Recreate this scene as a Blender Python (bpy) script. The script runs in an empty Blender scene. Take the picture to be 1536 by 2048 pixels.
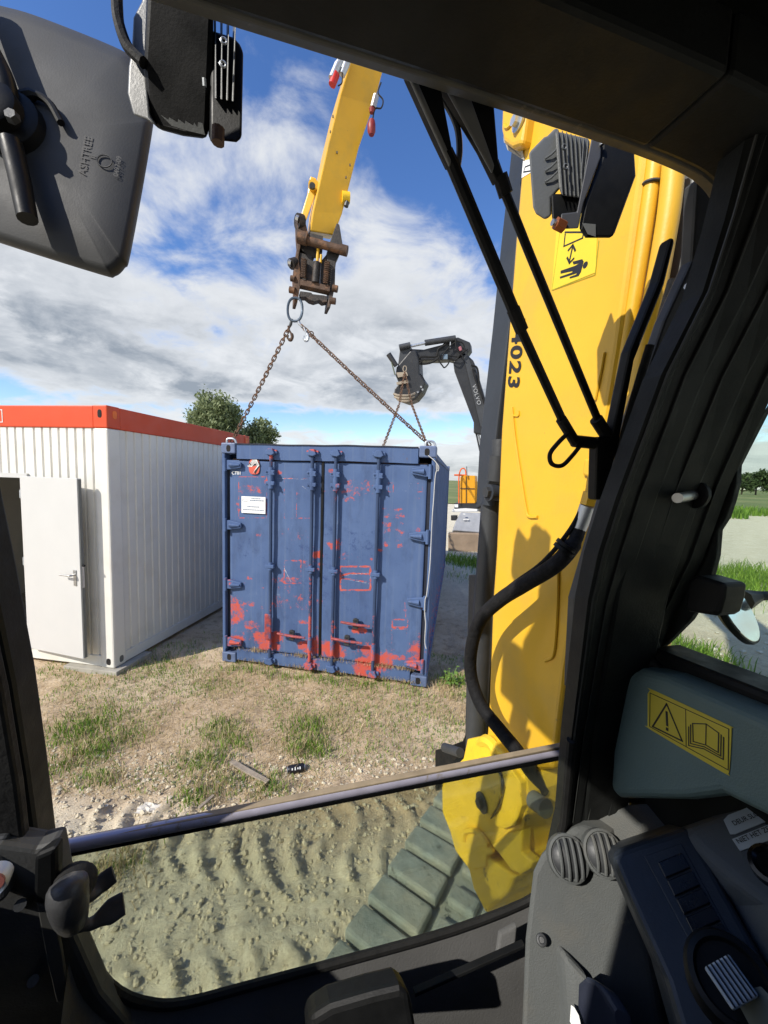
import bpy, bmesh, math, random
import numpy as np
from mathutils import Vector, Matrix
random.seed(7)
rng = np.random.default_rng(11)
scene = bpy.context.scene
COL = scene.collection
rad = math.radians

# ------------------------------------------------------------------ camera
EYE = Vector((0, 0, 2.25))
PITCH, ROLL, FPX = rad(5.0), rad(1.8), 780.0
_f = Vector((0, math.cos(PITCH), -math.sin(PITCH)))
_u0 = Vector((0, math.sin(PITCH), math.cos(PITCH)))
_r = Vector((1, 0, 0)) * math.cos(ROLL) + _u0 * math.sin(ROLL)
_u = _u0 * math.cos(ROLL) - Vector((1, 0, 0)) * math.sin(ROLL)
cam = bpy.data.cameras.new('camera')
cam.sensor_fit = 'HORIZONTAL'; cam.sensor_width = 36.0
cam.lens = 36.0 * FPX / 1536.0
cam.clip_start = 0.02; cam.clip_end = 3000
cam_ob = bpy.data.objects.new('camera', cam); COL.objects.link(cam_ob)
M = Matrix((_r, _u, -_f)).transposed().to_4x4(); M.translation = EYE
cam_ob.matrix_world = M
scene.camera = cam_ob

# ------------------------------------------------------------------ light
SUN_EL = rad(38)
_h = Vector((0.76, 0.65, 0)).normalized()           # the way the light travels over the ground
LIGHT = Vector((_h.x * math.cos(SUN_EL), _h.y * math.cos(SUN_EL), -math.sin(SUN_EL)))
sun = bpy.data.lights.new('sun', 'SUN'); sun.energy = 5.0; sun.angle = rad(0.53); sun.color = (1.0, 0.94, 0.84)
sun_ob = bpy.data.objects.new('sun', sun); COL.objects.link(sun_ob)
sun_ob.rotation_euler = LIGHT.to_track_quat('-Z', 'Y').to_euler(); sun_ob.location = (-20, -20, 30)

scene.view_settings.view_transform = 'Standard'; scene.view_settings.look = 'None'
scene.view_settings.exposure = 0.10; scene.view_settings.gamma = 1.0
scene.view_settings.use_curve_mapping = False
scene.render.engine = 'CYCLES'
scene.cycles.use_denoising = True
scene.cycles.max_bounces = 8; scene.cycles.transparent_max_bounces = 16
scene.cycles.sample_clamp_indirect = 4.0

world = bpy.data.worlds.new('World'); scene.world = world; world.use_nodes = True
def build_sky():
    nt = world.node_tree; N = nt.nodes; L = nt.links; N.clear()
    def n(t, **k):
        x = N.new(t)
        for a, b in k.items(): setattr(x, a, b)
        return x
    def math_(op, a, b=None, clamp=False):
        x = n('ShaderNodeMath', operation=op, use_clamp=clamp)
        for i, q in enumerate((a, b)):
            if q is None: continue
            if isinstance(q, (int, float)): x.inputs[i].default_value = q
            else: L.new(q, x.inputs[i])
        return x.outputs[0]
    sky = n('ShaderNodeTexSky', sky_type='NISHITA')
    sky.sun_disc = False; sky.sun_elevation = SUN_EL; sky.sun_rotation = math.atan2(-_h.x, -_h.y)
    sky.air_density = 1.0; sky.dust_density = 0.3; sky.ozone_density = 2.5
    hsv = n('ShaderNodeHueSaturation'); hsv.inputs['Saturation'].default_value = 1.22; hsv.inputs['Hue'].default_value = 0.511; hsv.inputs['Value'].default_value = 1.25
    L.new(sky.outputs[0], hsv.inputs['Color'])
    skyb = n('ShaderNodeBackground'); L.new(hsv.outputs[0], skyb.inputs[0]); skyb.inputs[1].default_value = 0.15
    tc = n('ShaderNodeTexCoord'); sep = n('ShaderNodeSeparateXYZ'); L.new(tc.outputs['Generated'], sep.inputs[0])
    zc = math_('MAXIMUM', sep.outputs[2], 0.0)
    zz = math_('ADD', zc, 0.24)
    px = math_('DIVIDE', sep.outputs[0], zz); py = math_('DIVIDE', sep.outputs[1], zz)
    cmb = n('ShaderNodeCombineXYZ'); L.new(px, cmb.inputs[0]); L.new(py, cmb.inputs[1])
    def noise(vec, scale, detail, rough, off=(0, 0, 0), dist=0.0, stretch=(1, 1, 1)):
        mp = n('ShaderNodeMapping'); mp.inputs['Location'].default_value = off; mp.inputs['Scale'].default_value = stretch
        L.new(vec, mp.inputs[0])
        t = n('ShaderNodeTexNoise'); t.inputs['Scale'].default_value = scale; t.inputs['Detail'].default_value = detail
        t.inputs['Roughness'].default_value = rough; t.inputs['Distortion'].default_value = dist
        L.new(mp.outputs[0], t.inputs['Vector']); return t.outputs[0]
    def ramp(v, stops):
        r_ = n('ShaderNodeValToRGB'); L.new(v, r_.inputs[0]); e = r_.color_ramp.elements
        while len(e) < len(stops): e.new(0.5)
        for i, (p, c) in enumerate(stops):
            e[i].position = p; e[i].color = (c, c, c, 1) if isinstance(c, (int, float)) else (*c, 1)
        return r_.outputs[0]
    def mrange(v, a, b, c=0.0, d=1.0):
        m_ = n('ShaderNodeMapRange', interpolation_type='SMOOTHSTEP'); L.new(v, m_.inputs[0])
        for i, q in enumerate((a, b, c, d)): m_.inputs[i + 1].default_value = q
        return m_.outputs[0]
    P_ = cmb.outputs[0]
    # a broken deck of cumulus: big lumps carved by finer ones
    def cloud(off):
        big = noise(P_, 0.95, 3, 0.5, (CLOUD_OFF[0] + off[0], CLOUD_OFF[1] + off[1], 0), 0.2)
        fine_ = noise(P_, 3.6, 10, 0.60, (CLOUD_OFF[0] + 4.2 + off[0], CLOUD_OFF[1] + 1.7 + off[1], 0), 0.35)
        return math_('ADD', math_('MULTIPLY', big, 0.55), math_('MULTIPLY', fine_, 0.45))
    dens = cloud((0, 0)); dsun = cloud((-0.16, -0.13))
    bias = ramp(zc, CLOUD_BIAS)
    d2 = math_('ADD', dens, math_('SUBTRACT', bias, 0.5))
    cov = mrange(d2, 0.455, 0.60)
    # shading of the clouds: thin and sun-side parts white, thick undersides grey
    thick = mrange(d2, 0.50, 0.74)
    side = mrange(math_('SUBTRACT', dsun, dens), -0.06, 0.07)
    n3 = noise(P_, 2.3, 8, 0.62, (9.1, 3.3, 0), 0.5)
    g = math_('MULTIPLY', thick, math_('ADD', math_('MULTIPLY', side, 0.55), math_('MULTIPLY', mrange(n3, 0.36, 0.62), 0.55)))
    g = math_('MULTIPLY', g, ramp(zc, [(0.0, 0.8), (0.09, 0.5), (0.16, 1.35), (0.30, 1.1), (0.42, 0.75), (0.60, 0.35), (1.0, 0.25)]), True)
    cc = n('ShaderNodeMixRGB'); L.new(g, cc.inputs[0])
    cc.inputs[1].default_value = (0.80, 0.82, 0.84, 1); cc.inputs[2].default_value = (0.31, 0.35, 0.40, 1)
    cb = n('ShaderNodeBackground'); L.new(cc.outputs[0], cb.inputs[0]); cb.inputs[1].default_value = 1.0
    mx = n('ShaderNodeMixShader'); L.new(math_('MULTIPLY', cov, 0.95), mx.inputs[0])
    L.new(skyb.outputs[0], mx.inputs[1]); L.new(cb.outputs[0], mx.inputs[2])
    out = n('ShaderNodeOutputWorld'); L.new(mx.outputs[0], out.inputs[0])
CLOUD_OFF = (5.1, 2.2, 0.0)
CLOUD_BIAS = [(0.0, 0.64), (0.085, 0.60), (0.135, 0.46), (0.19, 0.66), (0.36, 0.62), (0.50, 0.51), (0.66, 0.38), (1.0, 0.40)]
build_sky()

# ------------------------------------------------------------------ measuring helpers (photo point -> point on a plane of the place)
def ray(x, y): return _f + _r * ((x - 768) / FPX) - _u * ((y - 1024) / FPX)
def hit(x, y, P0, n):
    w = ray(x, y); n = Vector(n); return EYE + w * ((Vector(P0) - EYE).dot(n) / w.dot(n))
def at(x, y, d):
    w = ray(x, y); return EYE + w * (d / w.y)
def on_z(x, y, z=0.0): return hit(x, y, (0, 0, z), (0, 0, 1))
# the cab stands turned 15.5 degrees to the left of the view
CS, SN = math.cos(rad(15.5)), math.sin(rad(15.5))
LATV, FWDV, UPV = Vector((CS, SN, 0)), Vector((-SN, CS, 0)), Vector((0, 0, 1))
def W(lat, fwd, z): return EYE + LATV * lat + FWDV * fwd + UPV * z
FRONT_N = (FWDV + UPV * 0.21)
def on_front(x, y, off=0.0): return hit(x, y, EYE + FWDV * (0.485 + off), FRONT_N)
def on_side(x, y, lat): return hit(x, y, EYE + LATV * lat, LATV)
# the boom is swung a further 4 degrees to the left
BA = rad(19.5)
BR, BD = Vector((math.cos(BA), math.sin(BA), 0)), Vector((-math.sin(BA), math.cos(BA), 0))
BLAT = 0.70
def on_boom(x, y, off=0.0): return hit(x, y, EYE + BR * (BLAT + off), BR)

# ------------------------------------------------------------------ materials
def mat(name, col, rough=0.5, metal=0.0, var=0.12, vscale=6.0, bump=0.0, bscale=80.0, col2=None, amt2=(0.55, 0.7), scale2=4.0, spec=0.5, coat=0.0, dirt=None, detail=6.0):
    m = bpy.data.materials.new(name); m.use_nodes = True
    nt = m.node_tree; N = nt.nodes; L = nt.links; b = N['Principled BSDF']
    b.inputs['Roughness'].default_value = rough; b.inputs['Metallic'].default_value = metal
    b.inputs['Specular IOR Level'].default_value = spec
    if coat: b.inputs['Coat Weight'].default_value = coat; b.inputs['Coat Roughness'].default_value = 0.12
    tc = N.new('ShaderNodeTexCoord')
    def noise(s, d=detail, r=0.6):
        t = N.new('ShaderNodeTexNoise'); t.inputs['Scale'].default_value = s; t.inputs['Detail'].default_value = d
        t.inputs['Roughness'].default_value = r; L.new(tc.outputs['Object'], t.inputs['Vector']); return t.outputs[0]
    def mix(fac, a, bb):
        x = N.new('ShaderNodeMix'); x.data_type = 'RGBA'
        if isinstance(fac, float): x.inputs[0].default_value = fac
        else: L.new(fac, x.inputs[0])
        for i, q in ((6, a), (7, bb)):
            if isinstance(q, tuple): x.inputs[i].default_value = (*q, 1)
            else: L.new(q, x.inputs[i])
        return x.outputs[2]
    def mr(v, a, bb, c=0.0, d=1.0):
        x = N.new('ShaderNodeMapRange'); L.new(v, x.inputs[0])
        for i, q in enumerate((a, bb, c, d)): x.inputs[i + 1].default_value = q
        return x.outputs[0]
    lo = tuple(c * (1 - var) for c in col); hi = tuple(min(1, c * (1 + var)) for c in col)
    n1 = noise(vscale)
    c = mix(mr(n1, 0.3, 0.7), lo, hi)
    if col2: c = mix(mr(noise(scale2), amt2[0], amt2[1]), c, col2)
    if dirt:   # (colour, threshold, scale)
        c = mix(mr(noise(dirt[2], 9, 0.75), dirt[1], dirt[1] + 0.06), c, dirt[0])
    L.new(c, b.inputs['Base Color'])
    L.new(mr(noise(vscale * 2.3), 0.3, 0.7, max(0.02, rough - 0.10), min(1, rough + 0.10)), b.inputs['Roughness'])
    if bump:
        bp = N.new('ShaderNodeBump'); bp.inputs['Strength'].default_value = bump; bp.inputs['Distance'].default_value = 0.01
        L.new(noise(bscale, 5, 0.6), bp.inputs['Height']); L.new(bp.outputs[0], b.inputs['Normal'])
    return m
def glass(name, tint, gloss=0.04):
    m = bpy.data.materials.new(name); m.use_nodes = True; nt = m.node_tree; N = nt.nodes; L = nt.links; N.clear()
    o = N.new('ShaderNodeOutputMaterial'); t = N.new('ShaderNodeBsdfTransparent'); t.inputs[0].default_value = (*tint, 1)
    g = N.new('ShaderNodeBsdfGlossy'); g.inputs['Roughness'].default_value = 0.02
    fr = N.new('ShaderNodeFresnel'); fr.inputs[0].default_value = 1.45
    ml = N.new('ShaderNodeMath'); ml.operation = 'MULTIPLY'; ml.inputs[1].default_value = gloss * 12; L.new(fr.outputs[0], ml.inputs[0])
    # dusty film on the pane
    df = N.new('ShaderNodeBsdfDiffuse'); df.inputs[0].default_value = (0.5, 0.5, 0.45, 1)
    tc = N.new('ShaderNodeTexCoord'); no = N.new('ShaderNodeTexNoise'); no.inputs['Scale'].default_value = 9; no.inputs['Detail'].default_value = 8
    L.new(tc.outputs['Object'], no.inputs['Vector'])
    mr = N.new('ShaderNodeMapRange'); L.new(no.outputs[0], mr.inputs[0])
    for i, q in enumerate((0.35, 0.8, 0.015, 0.10)): mr.inputs[i + 1].default_value = q
    m1 = N.new('ShaderNodeMixShader'); L.new(ml.outputs[0], m1.inputs[0]); L.new(t.outputs[0], m1.inputs[1]); L.new(g.outputs[0], m1.inputs[2])
    m2 = N.new('ShaderNodeMixShader'); L.new(mr.outputs[0], m2.inputs[0]); L.new(m1.outputs[0], m2.inputs[1]); L.new(df.outputs[0], m2.inputs[2])
    L.new(m2.outputs[0], o.inputs[0]); return m

YEL = mat('yellow_paint', (0.74, 0.425, 0.022), 0.42, var=0.07, vscale=3, bump=0.06, bscale=180, coat=0.15, col2=(0.56, 0.35, 0.05), amt2=(0.50, 0.85), scale2=5.0, dirt=((0.26, 0.17, 0.05), 0.655, 14.0))
YELD = mat('dusty_yellow_paint', (0.84, 0.55, 0.025), 0.5, var=0.10, vscale=9, bump=0.10, bscale=120, col2=(0.58, 0.42, 0.08), amt2=(0.55, 0.8), scale2=7.0, dirt=((0.13, 0.10, 0.05), 0.59, 13.0))
BLK = mat('black_plastic', (0.007, 0.0075, 0.008), 0.5, var=0.3, vscale=14, bump=0.05, bscale=350, spec=0.22)
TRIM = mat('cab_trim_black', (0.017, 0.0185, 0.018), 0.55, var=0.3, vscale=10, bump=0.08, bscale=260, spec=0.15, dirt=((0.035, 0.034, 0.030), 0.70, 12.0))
LINING = mat('roof_lining_dark', (0.007, 0.008, 0.0072), 0.9, var=0.35, vscale=5, bump=0.3, bscale=500, spec=0.1)
RUB = mat('black_rubber', (0.012, 0.012, 0.012), 0.7, var=0.3, vscale=20, bump=0.2, bscale=120, spec=0.3, dirt=((0.10, 0.085, 0.06), 0.68, 10.0))
GRYP = mat('grey_console_plastic', (0.10, 0.107, 0.107), 0.62, var=0.14, vscale=6, bump=0.25, bscale=420, spec=0.3, col2=(0.13, 0.125, 0.11), amt2=(0.5, 0.75), scale2=8.0, dirt=((0.20, 0.19, 0.16), 0.66, 11.0))
GRNP = mat('grey_green_side_panel', (0.13, 0.19, 0.185), 0.55, var=0.08, vscale=5, bump=0.2, bscale=400, spec=0.3)
GRY = mat('lamp_housing_grey', (0.125, 0.132, 0.132), 0.45, var=0.08, vscale=9, bump=0.08, bscale=300)
MIRB = mat('mirror_back_plastic', (0.046, 0.047, 0.048), 0.6, var=0.14, vscale=5, bump=0.06, bscale=420, spec=0.35, dirt=((0.2, 0.19, 0.17), 0.70, 8.0))
DGM = mat('dark_grey_metal', (0.045, 0.048, 0.052), 0.5, 0.2, var=0.2, vscale=8, bump=0.1, bscale=90, dirt=((0.14, 0.07, 0.03), 0.67, 9.0))
STEEL = mat('bare_steel', (0.45, 0.45, 0.44), 0.38, 0.85, var=0.15, vscale=18, dirt=((0.18, 0.10, 0.05), 0.68, 16.0))
ALU = mat('aluminium_rail', (0.47, 0.455, 0.56), 0.38, 0.35, var=0.12, vscale=20, dirt=((0.30, 0.25, 0.17), 0.60, 14.0))
RUST = mat('rusty_steel', (0.085, 0.050, 0.032), 0.75, 0.2, var=0.4, vscale=14, bump=0.4, bscale=60, col2=(0.20, 0.10, 0.05), amt2=(0.52, 0.66), scale2=9)
DRKS = mat('dark_oily_steel', (0.030, 0.026, 0.024), 0.6, 0.3, var=0.4, vscale=14, bump=0.3, bscale=70, col2=(0.12, 0.075, 0.05), amt2=(0.55, 0.75), scale2=7)
CHAIN = mat('rusty_chain', (0.16, 0.09, 0.055), 0.6, 0.5, var=0.4, vscale=30, col2=(0.28, 0.20, 0.15), amt2=(0.5, 0.7), scale2=25)
GALV = mat('galvanised_steel', (0.52, 0.55, 0.58), 0.4, 0.7, var=0.12, vscale=20)
REDP = mat('red_plastic', (0.55, 0.025, 0.02), 0.4, var=0.1)
WHITE = mat('white_cabin_paint', (0.73, 0.715, 0.66), 0.45, var=0.05, vscale=2, col2=(0.63, 0.60, 0.53), amt2=(0.50, 0.80), scale2=3.0, dirt=((0.42, 0.37, 0.29), 0.715, 9.0))
WDOOR = mat('white_door_panel', (0.56, 0.56, 0.545), 0.4, var=0.02, vscale=3)
ORNG = mat('orange_fascia_paint', (0.62, 0.062, 0.010), 0.45, var=0.05, vscale=3)
INNER = mat('cabin_interior_panel', (0.55, 0.53, 0.48), 0.6, var=0.05)
WPRINT = mat('white_print', (0.80, 0.80, 0.78), 0.5, var=0.03)
BPRINT = mat('black_print', (0.012, 0.012, 0.014), 0.5, var=0.1)
YDEC = mat('yellow_sticker', (0.74, 0.55, 0.03), 0.4, var=0.04, vscale=12)
YSTK = mat('dull_yellow_sticker', (0.62, 0.50, 0.04), 0.45, var=0.05, vscale=12)
CONC = mat('concrete', (0.36, 0.34, 0.29), 0.9, var=0.15, vscale=9, bump=0.4, bscale=60)
WOOD = mat('weathered_wood', (0.30, 0.25, 0.19), 0.85, var=0.25, vscale=20, bump=0.4, bscale=60)
GLASS_T = glass('tinted_green_glass', (0.945, 0.985, 0.88))
GLASS_S = glass('side_window_glass', (0.90, 0.955, 0.90))
MIRG = mat('mirror_glass', (0.75, 0.78, 0.78), 0.04, 1.0, var=0.02)
COPPER = mat('rusty_orange_nut', (0.35, 0.11, 0.04), 0.5, 0.5, var=0.3, vscale=40)
DUSTR = mat('dusty_track_rubber', (0.25, 0.285, 0.265), 0.9, var=0.25, vscale=18, bump=0.5, bscale=60, col2=(0.36, 0.35, 0.28), amt2=(0.40, 0.68), scale2=6, dirt=((0.09, 0.10, 0.09), 0.60, 14.))

# ------------------------------------------------------------------ mesh building
class MB:
    def __init__(s): s.v = []; s.f = []
    def add(s, vs, fs):
        o = len(s.v); s.v += [tuple(q) for q in vs]; s.f += [tuple(i + o for i in f) for f in fs]; return s
    def prism(s, pts, vec):
        pts = [Vector(p) for p in pts]; vec = Vector(vec); n = len(pts)
        vs = pts + [p + vec for p in pts]
        fs = [tuple(range(n)), tuple(range(2 * n - 1, n - 1, -1))] + [(i, (i + 1) % n, n + (i + 1) % n, n + i) for i in range(n)]
        return s.add(vs, fs)
    def box(s, c, size, ax=None):
        c = Vector(c); X, Y, Z = ax or (Vector((1, 0, 0)), Vector((0, 1, 0)), Vector((0, 0, 1)))
        hx, hy, hz = [q / 2 for q in size]
        vs = [c + X * (hx * i) + Y * (hy * j) + Z * (hz * k) for k in (-1, 1) for i, j in ((-1, -1), (1, -1), (1, 1), (-1, 1))]
        return s.add(vs, [(3, 2, 1, 0), (4, 5, 6, 7)] + [(i, (i + 1) % 4, 4 + (i + 1) % 4, 4 + i) for i in range(4)])
    def span(s, lo, hi):
        lo, hi = Vector(lo), Vector(hi); return s.box((lo + hi) / 2, hi - lo)
    def tube(s, path, r, n=8, caps=True, closed=False, squash=None):
        P = [Vector(p) for p in path]; m = len(P); rs = r if isinstance(r, (list, tuple)) else [r] * m
        t0 = (P[1] - P[0]).normalized(); a = t0.orthogonal().normalized(); vs = []
        for i in range(m):
            if closed: t = (P[(i + 1) % m] - P[i - 1]).normalized()
            else: t = (P[min(i + 1, m - 1)] - P[max(i - 1, 0)]).normalized()
            a = (a - t * a.dot(t)).normalized(); b = t.cross(a)
            for k in range(n):
                th = 2 * math.pi * k / n; vs.append(P[i] + (a * math.cos(th) + b * math.sin(th)) * rs[i])
        fs = []
        for i in range(m if closed else m - 1):
            j = (i + 1) % m
            for k in range(n): fs.append((i * n + k, i * n + (k + 1) % n, j * n + (k + 1) % n, j * n + k))
        if caps and not closed: fs += [tuple(range(n - 1, -1, -1)), tuple(range((m - 1) * n, m * n))]
        return s.add(vs, fs)
    def cyl(s, p0, p1, r0, r1=None, n=14): return s.tube([p0, p1], [r0, r0 if r1 is None else r1], n)
    def lathe(s, prof, o, axis, n=16):
        o, axis = Vector(o), Vector(axis).normalized(); a = axis.orthogonal().normalized(); b = axis.cross(a); vs = []; fs = []
        for h, r in prof:
            for k in range(n):
                th = 2 * math.pi * k / n; vs.append(o + axis * h + (a * math.cos(th) + b * math.sin(th)) * r)
        for i in range(len(prof) - 1):
            for k in range(n): fs.append((i * n + k, i * n + (k + 1) % n, (i + 1) * n + (k + 1) % n, (i + 1) * n + k))
        fs += [tuple(range(n - 1, -1, -1)), tuple(range((len(prof) - 1) * n, len(prof) * n))]
        return s.add(vs, fs)
    def sheet(s, rows):            # rows of equal length
        h, w = len(rows), len(rows[0]); vs = [p for r_ in rows for p in r_]
        return s.add(vs, [(i * w + j, i * w + j + 1, (i + 1) * w + j + 1, (i + 1) * w + j) for i in range(h - 1) for j in range(w - 1)])
    def slab(s, rows, vec):        # a sheet with thickness
        h, w = len(rows), len(rows[0]); vec = Vector(vec); n = h * w
        A = [Vector(p) for r_ in rows for p in r_]; vs = A + [p + vec for p in A]; fs = []
        for i in range(h - 1):
            for j in range(w - 1):
                q = (i * w + j, i * w + j + 1, (i + 1) * w + j + 1, (i + 1) * w + j); fs.append(q); fs.append(tuple(n + k for k in reversed(q)))
        rim = [j for j in range(w)] + [i * w + w - 1 for i in range(1, h)] + [(h - 1) * w + j for j in range(w - 2, -1, -1)] + [i * w for i in range(h - 2, 0, -1)]
        for k in range(len(rim)): a, b = rim[k], rim[(k + 1) % len(rim)]; fs.append((a, b, n + b, n + a))
        return s.add(vs, fs)
    def build(s, name, m, parent=None, smooth=False, bevel=0.0, seg=2, angle=35, fix=True):
        me = bpy.data.meshes.new(name); me.from_pydata(s.v, [], s.f); me.validate()
        if fix:
            bm = bmesh.new(); bm.from_mesh(me); bmesh.ops.recalc_face_normals(bm, faces=bm.faces); bm.to_mesh(me); bm.free()
        ms = m if isinstance(m, (list, tuple)) else [m]
        for q in ms: me.materials.append(q)
        if smooth:
            me.polygons.foreach_set('use_smooth', [True] * len(me.polygons)); me.set_sharp_from_angle(angle=rad(angle))
        o = bpy.data.objects.new(name, me); COL.objects.link(o)
        put(o, parent)
        if bevel:
            bv = o.modifiers.new('edge', 'BEVEL'); bv.width = bevel; bv.segments = seg; bv.limit_method = 'ANGLE'; bv.angle_limit = rad(40)
            bv.harden_normals = False
        return o
ROOTLOC = {}
def put(o, parent):
    if parent is None: return
    o.parent = parent
    if parent.name in ROOTLOC: o.matrix_parent_inverse = Matrix.Translation(-ROOTLOC[parent.name])
def root(name, label, cat, loc, group=None, rotz=0.0, local=False):
    o = bpy.data.objects.new(name, None); COL.objects.link(o); o.location = loc; o.rotation_euler = (0, 0, rotz)
    o.empty_display_size = 0.2
    o['label'] = label; o['category'] = cat
    if group: o['group'] = group
    if not local: ROOTLOC[o.name] = Vector(loc)
    return o
def tag(o, label, cat, group=None, kind=None):
    if label: o['label'] = label
    if cat: o['category'] = cat
    if group: o['group'] = group
    if kind: o['kind'] = kind
    return o
def smooth_path(pts, k=6):
    P = [Vector(p) for p in pts]; P = [P[0] * 2 - P[1]] + P + [P[-1] * 2 - P[-2]]; out = []
    for i in range(1, len(P) - 2):
        a, b, c, d = P[i - 1:i + 3]
        for j in range(k):
            t = j / k
            out.append(0.5 * ((2 * b) + (c - a) * t + (2 * a - 5 * b + 4 * c - d) * t * t + (3 * b - a - 3 * c + d) * t ** 3))
    out.append(P[-2]); return out
def text(body, o, xd, yd, size, m, name='lettering', parent=None, depth=0.0006, lift=0.001, bold=0.0, align='CENTER', space=1.0):
    cu = bpy.data.curves.new('t', 'FONT'); cu.body = body; cu.size = 1.0; cu.align_x = align; cu.align_y = 'CENTER'
    cu.offset = bold; cu.space_character = space; cu.resolution_u = 4
    t = bpy.data.objects.new('t', cu); me0 = t.to_mesh()
    o, xd, yd = Vector(o), Vector(xd).normalized(), Vector(yd).normalized(); nn = xd.cross(yd)
    # font size 1 has capitals about 0.7 high: scale so that `size` is the capital height
    k = size / 0.70
    vs = [o + xd * (v.co.x * k) + yd * (v.co.y * k) + nn * lift for v in me0.vertices]
    fs = [tuple(p.vertices) for p in me0.polygons]
    t.to_mesh_clear(); bpy.data.objects.remove(t); bpy.data.curves.remove(cu)
    b = MB(); b.add(vs, fs); return b.build(name, m, parent, fix=False)
def merge_flat(polys, name, m, parent):
    b = MB()
    for p in polys: b.add(p, [tuple(range(len(p)))])
    return b.build(name, m, parent, fix=False)

# value noise on arrays
def vnoise(x, y, seed=0):
    xi = np.floor(x).astype(np.int64); yi = np.floor(y).astype(np.int64); xf = x - xi; yf = y - yi
    def h(a, b):
        n = (a * 374761393 + b * 668265263 + seed * 1442695041) & 0xffffffff
        n = ((n ^ (n >> 13)) * 1274126177) & 0xffffffff
        return ((n ^ (n >> 16)) & 0xffff) / 65535.0
    u = xf * xf * (3 - 2 * xf); v = yf * yf * (3 - 2 * yf)
    return (h(xi, yi) * (1 - u) + h(xi + 1, yi) * u) * (1 - v) + (h(xi, yi + 1) * (1 - u) + h(xi + 1, yi + 1) * u) * v
def fbm(x, y, o=4, seed=0, g=0.5):
    s = 0; a = 1; t = 0
    for i in range(o):
        s = s + a * vnoise(x * 2 ** i, y * 2 ** i, seed + i * 17); t += a; a *= g
    return s / t
# ------------------------------------------------------------------ ground
def axis_nodes(lo_far, lo, hi, hi_far, step, grow=1.22, fine=None):
    xs = [lo]; x = lo
    while x < hi - 1e-6:
        st = step
        if fine and fine[0] <= x < fine[1]: st = fine[2]
        x += st; xs.append(x)
    st = step; x = xs[-1]
    while x < hi_far: st = min(st * grow, 120); x += st; xs.append(x)
    st = step; x = lo; pre = []
    while x > lo_far: st = min(st * grow, 120); x -= st; pre.append(x)
    return np.array(pre[::-1] + xs)
def ground_z(x, y):
    x = np.asarray(x, float); y = np.asarray(y, float)
    r = np.hypot(x, y)
    near = np.clip((16 - r) / 8, 0, 1)
    z = (fbm(x * 0.55, y * 0.55, 3, 3) - 0.5) * 0.06
    z = z + (fbm(x * 3.1, y * 3.1, 3, 9) - 0.5) * 0.035 * near
    loose = np.clip((3.0 - y) / 0.9, 0, 1) * near
    z = z + (fbm(x * 11, y * 11, 4, 21, 0.6) - 0.5) * (0.022 + 0.036 * loose) * near
    # prints left by crawler tracks and tyre lugs in the loose clay in front of the cab
    wx = x + 0.10 * (fbm(x * 2.0, y * 2.0, 2, 5) - 0.5); wy = y + 0.10 * (fbm(x * 2.0, y * 2.0, 2, 6) - 0.5)
    for (cy, sl, half, per, bend, amp) in ((2.40, 0.10, 0.20, 0.17, 0.9, 0.032), (2.02, -0.18, 0.24, 0.19, -0.8, 0.042), (1.55, 0.12, 0.22, 0.18, 0.7, 0.034)):
        t = wy - (cy + sl * wx); s_ = wx + bend * t * t * 2.2 + 0.35 * t
        ph = ((s_ + .05 * fbm(x * 5, y * 5, 2, 61)) / per) % 1.0
        rid = np.clip((1 - np.abs(ph - 0.5) / 0.24) * 1.6, 0, 1)
        win = np.clip((half - np.abs(t)) / 0.07, 0, 1) * np.clip((0.55 - x) / 0.3, 0, 1) * np.clip((x + 2.6) / 0.5, 0, 1)
        keep = np.clip((fbm(x * 1.7, y * 1.7, 2, 31 + int(cy * 10)) - 0.38) / 0.08, 0, 1)
        z = z + (rid - 0.35) * amp * win * keep
    # settle to a level bed under the container and the cabin
    return z - 0.012
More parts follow.
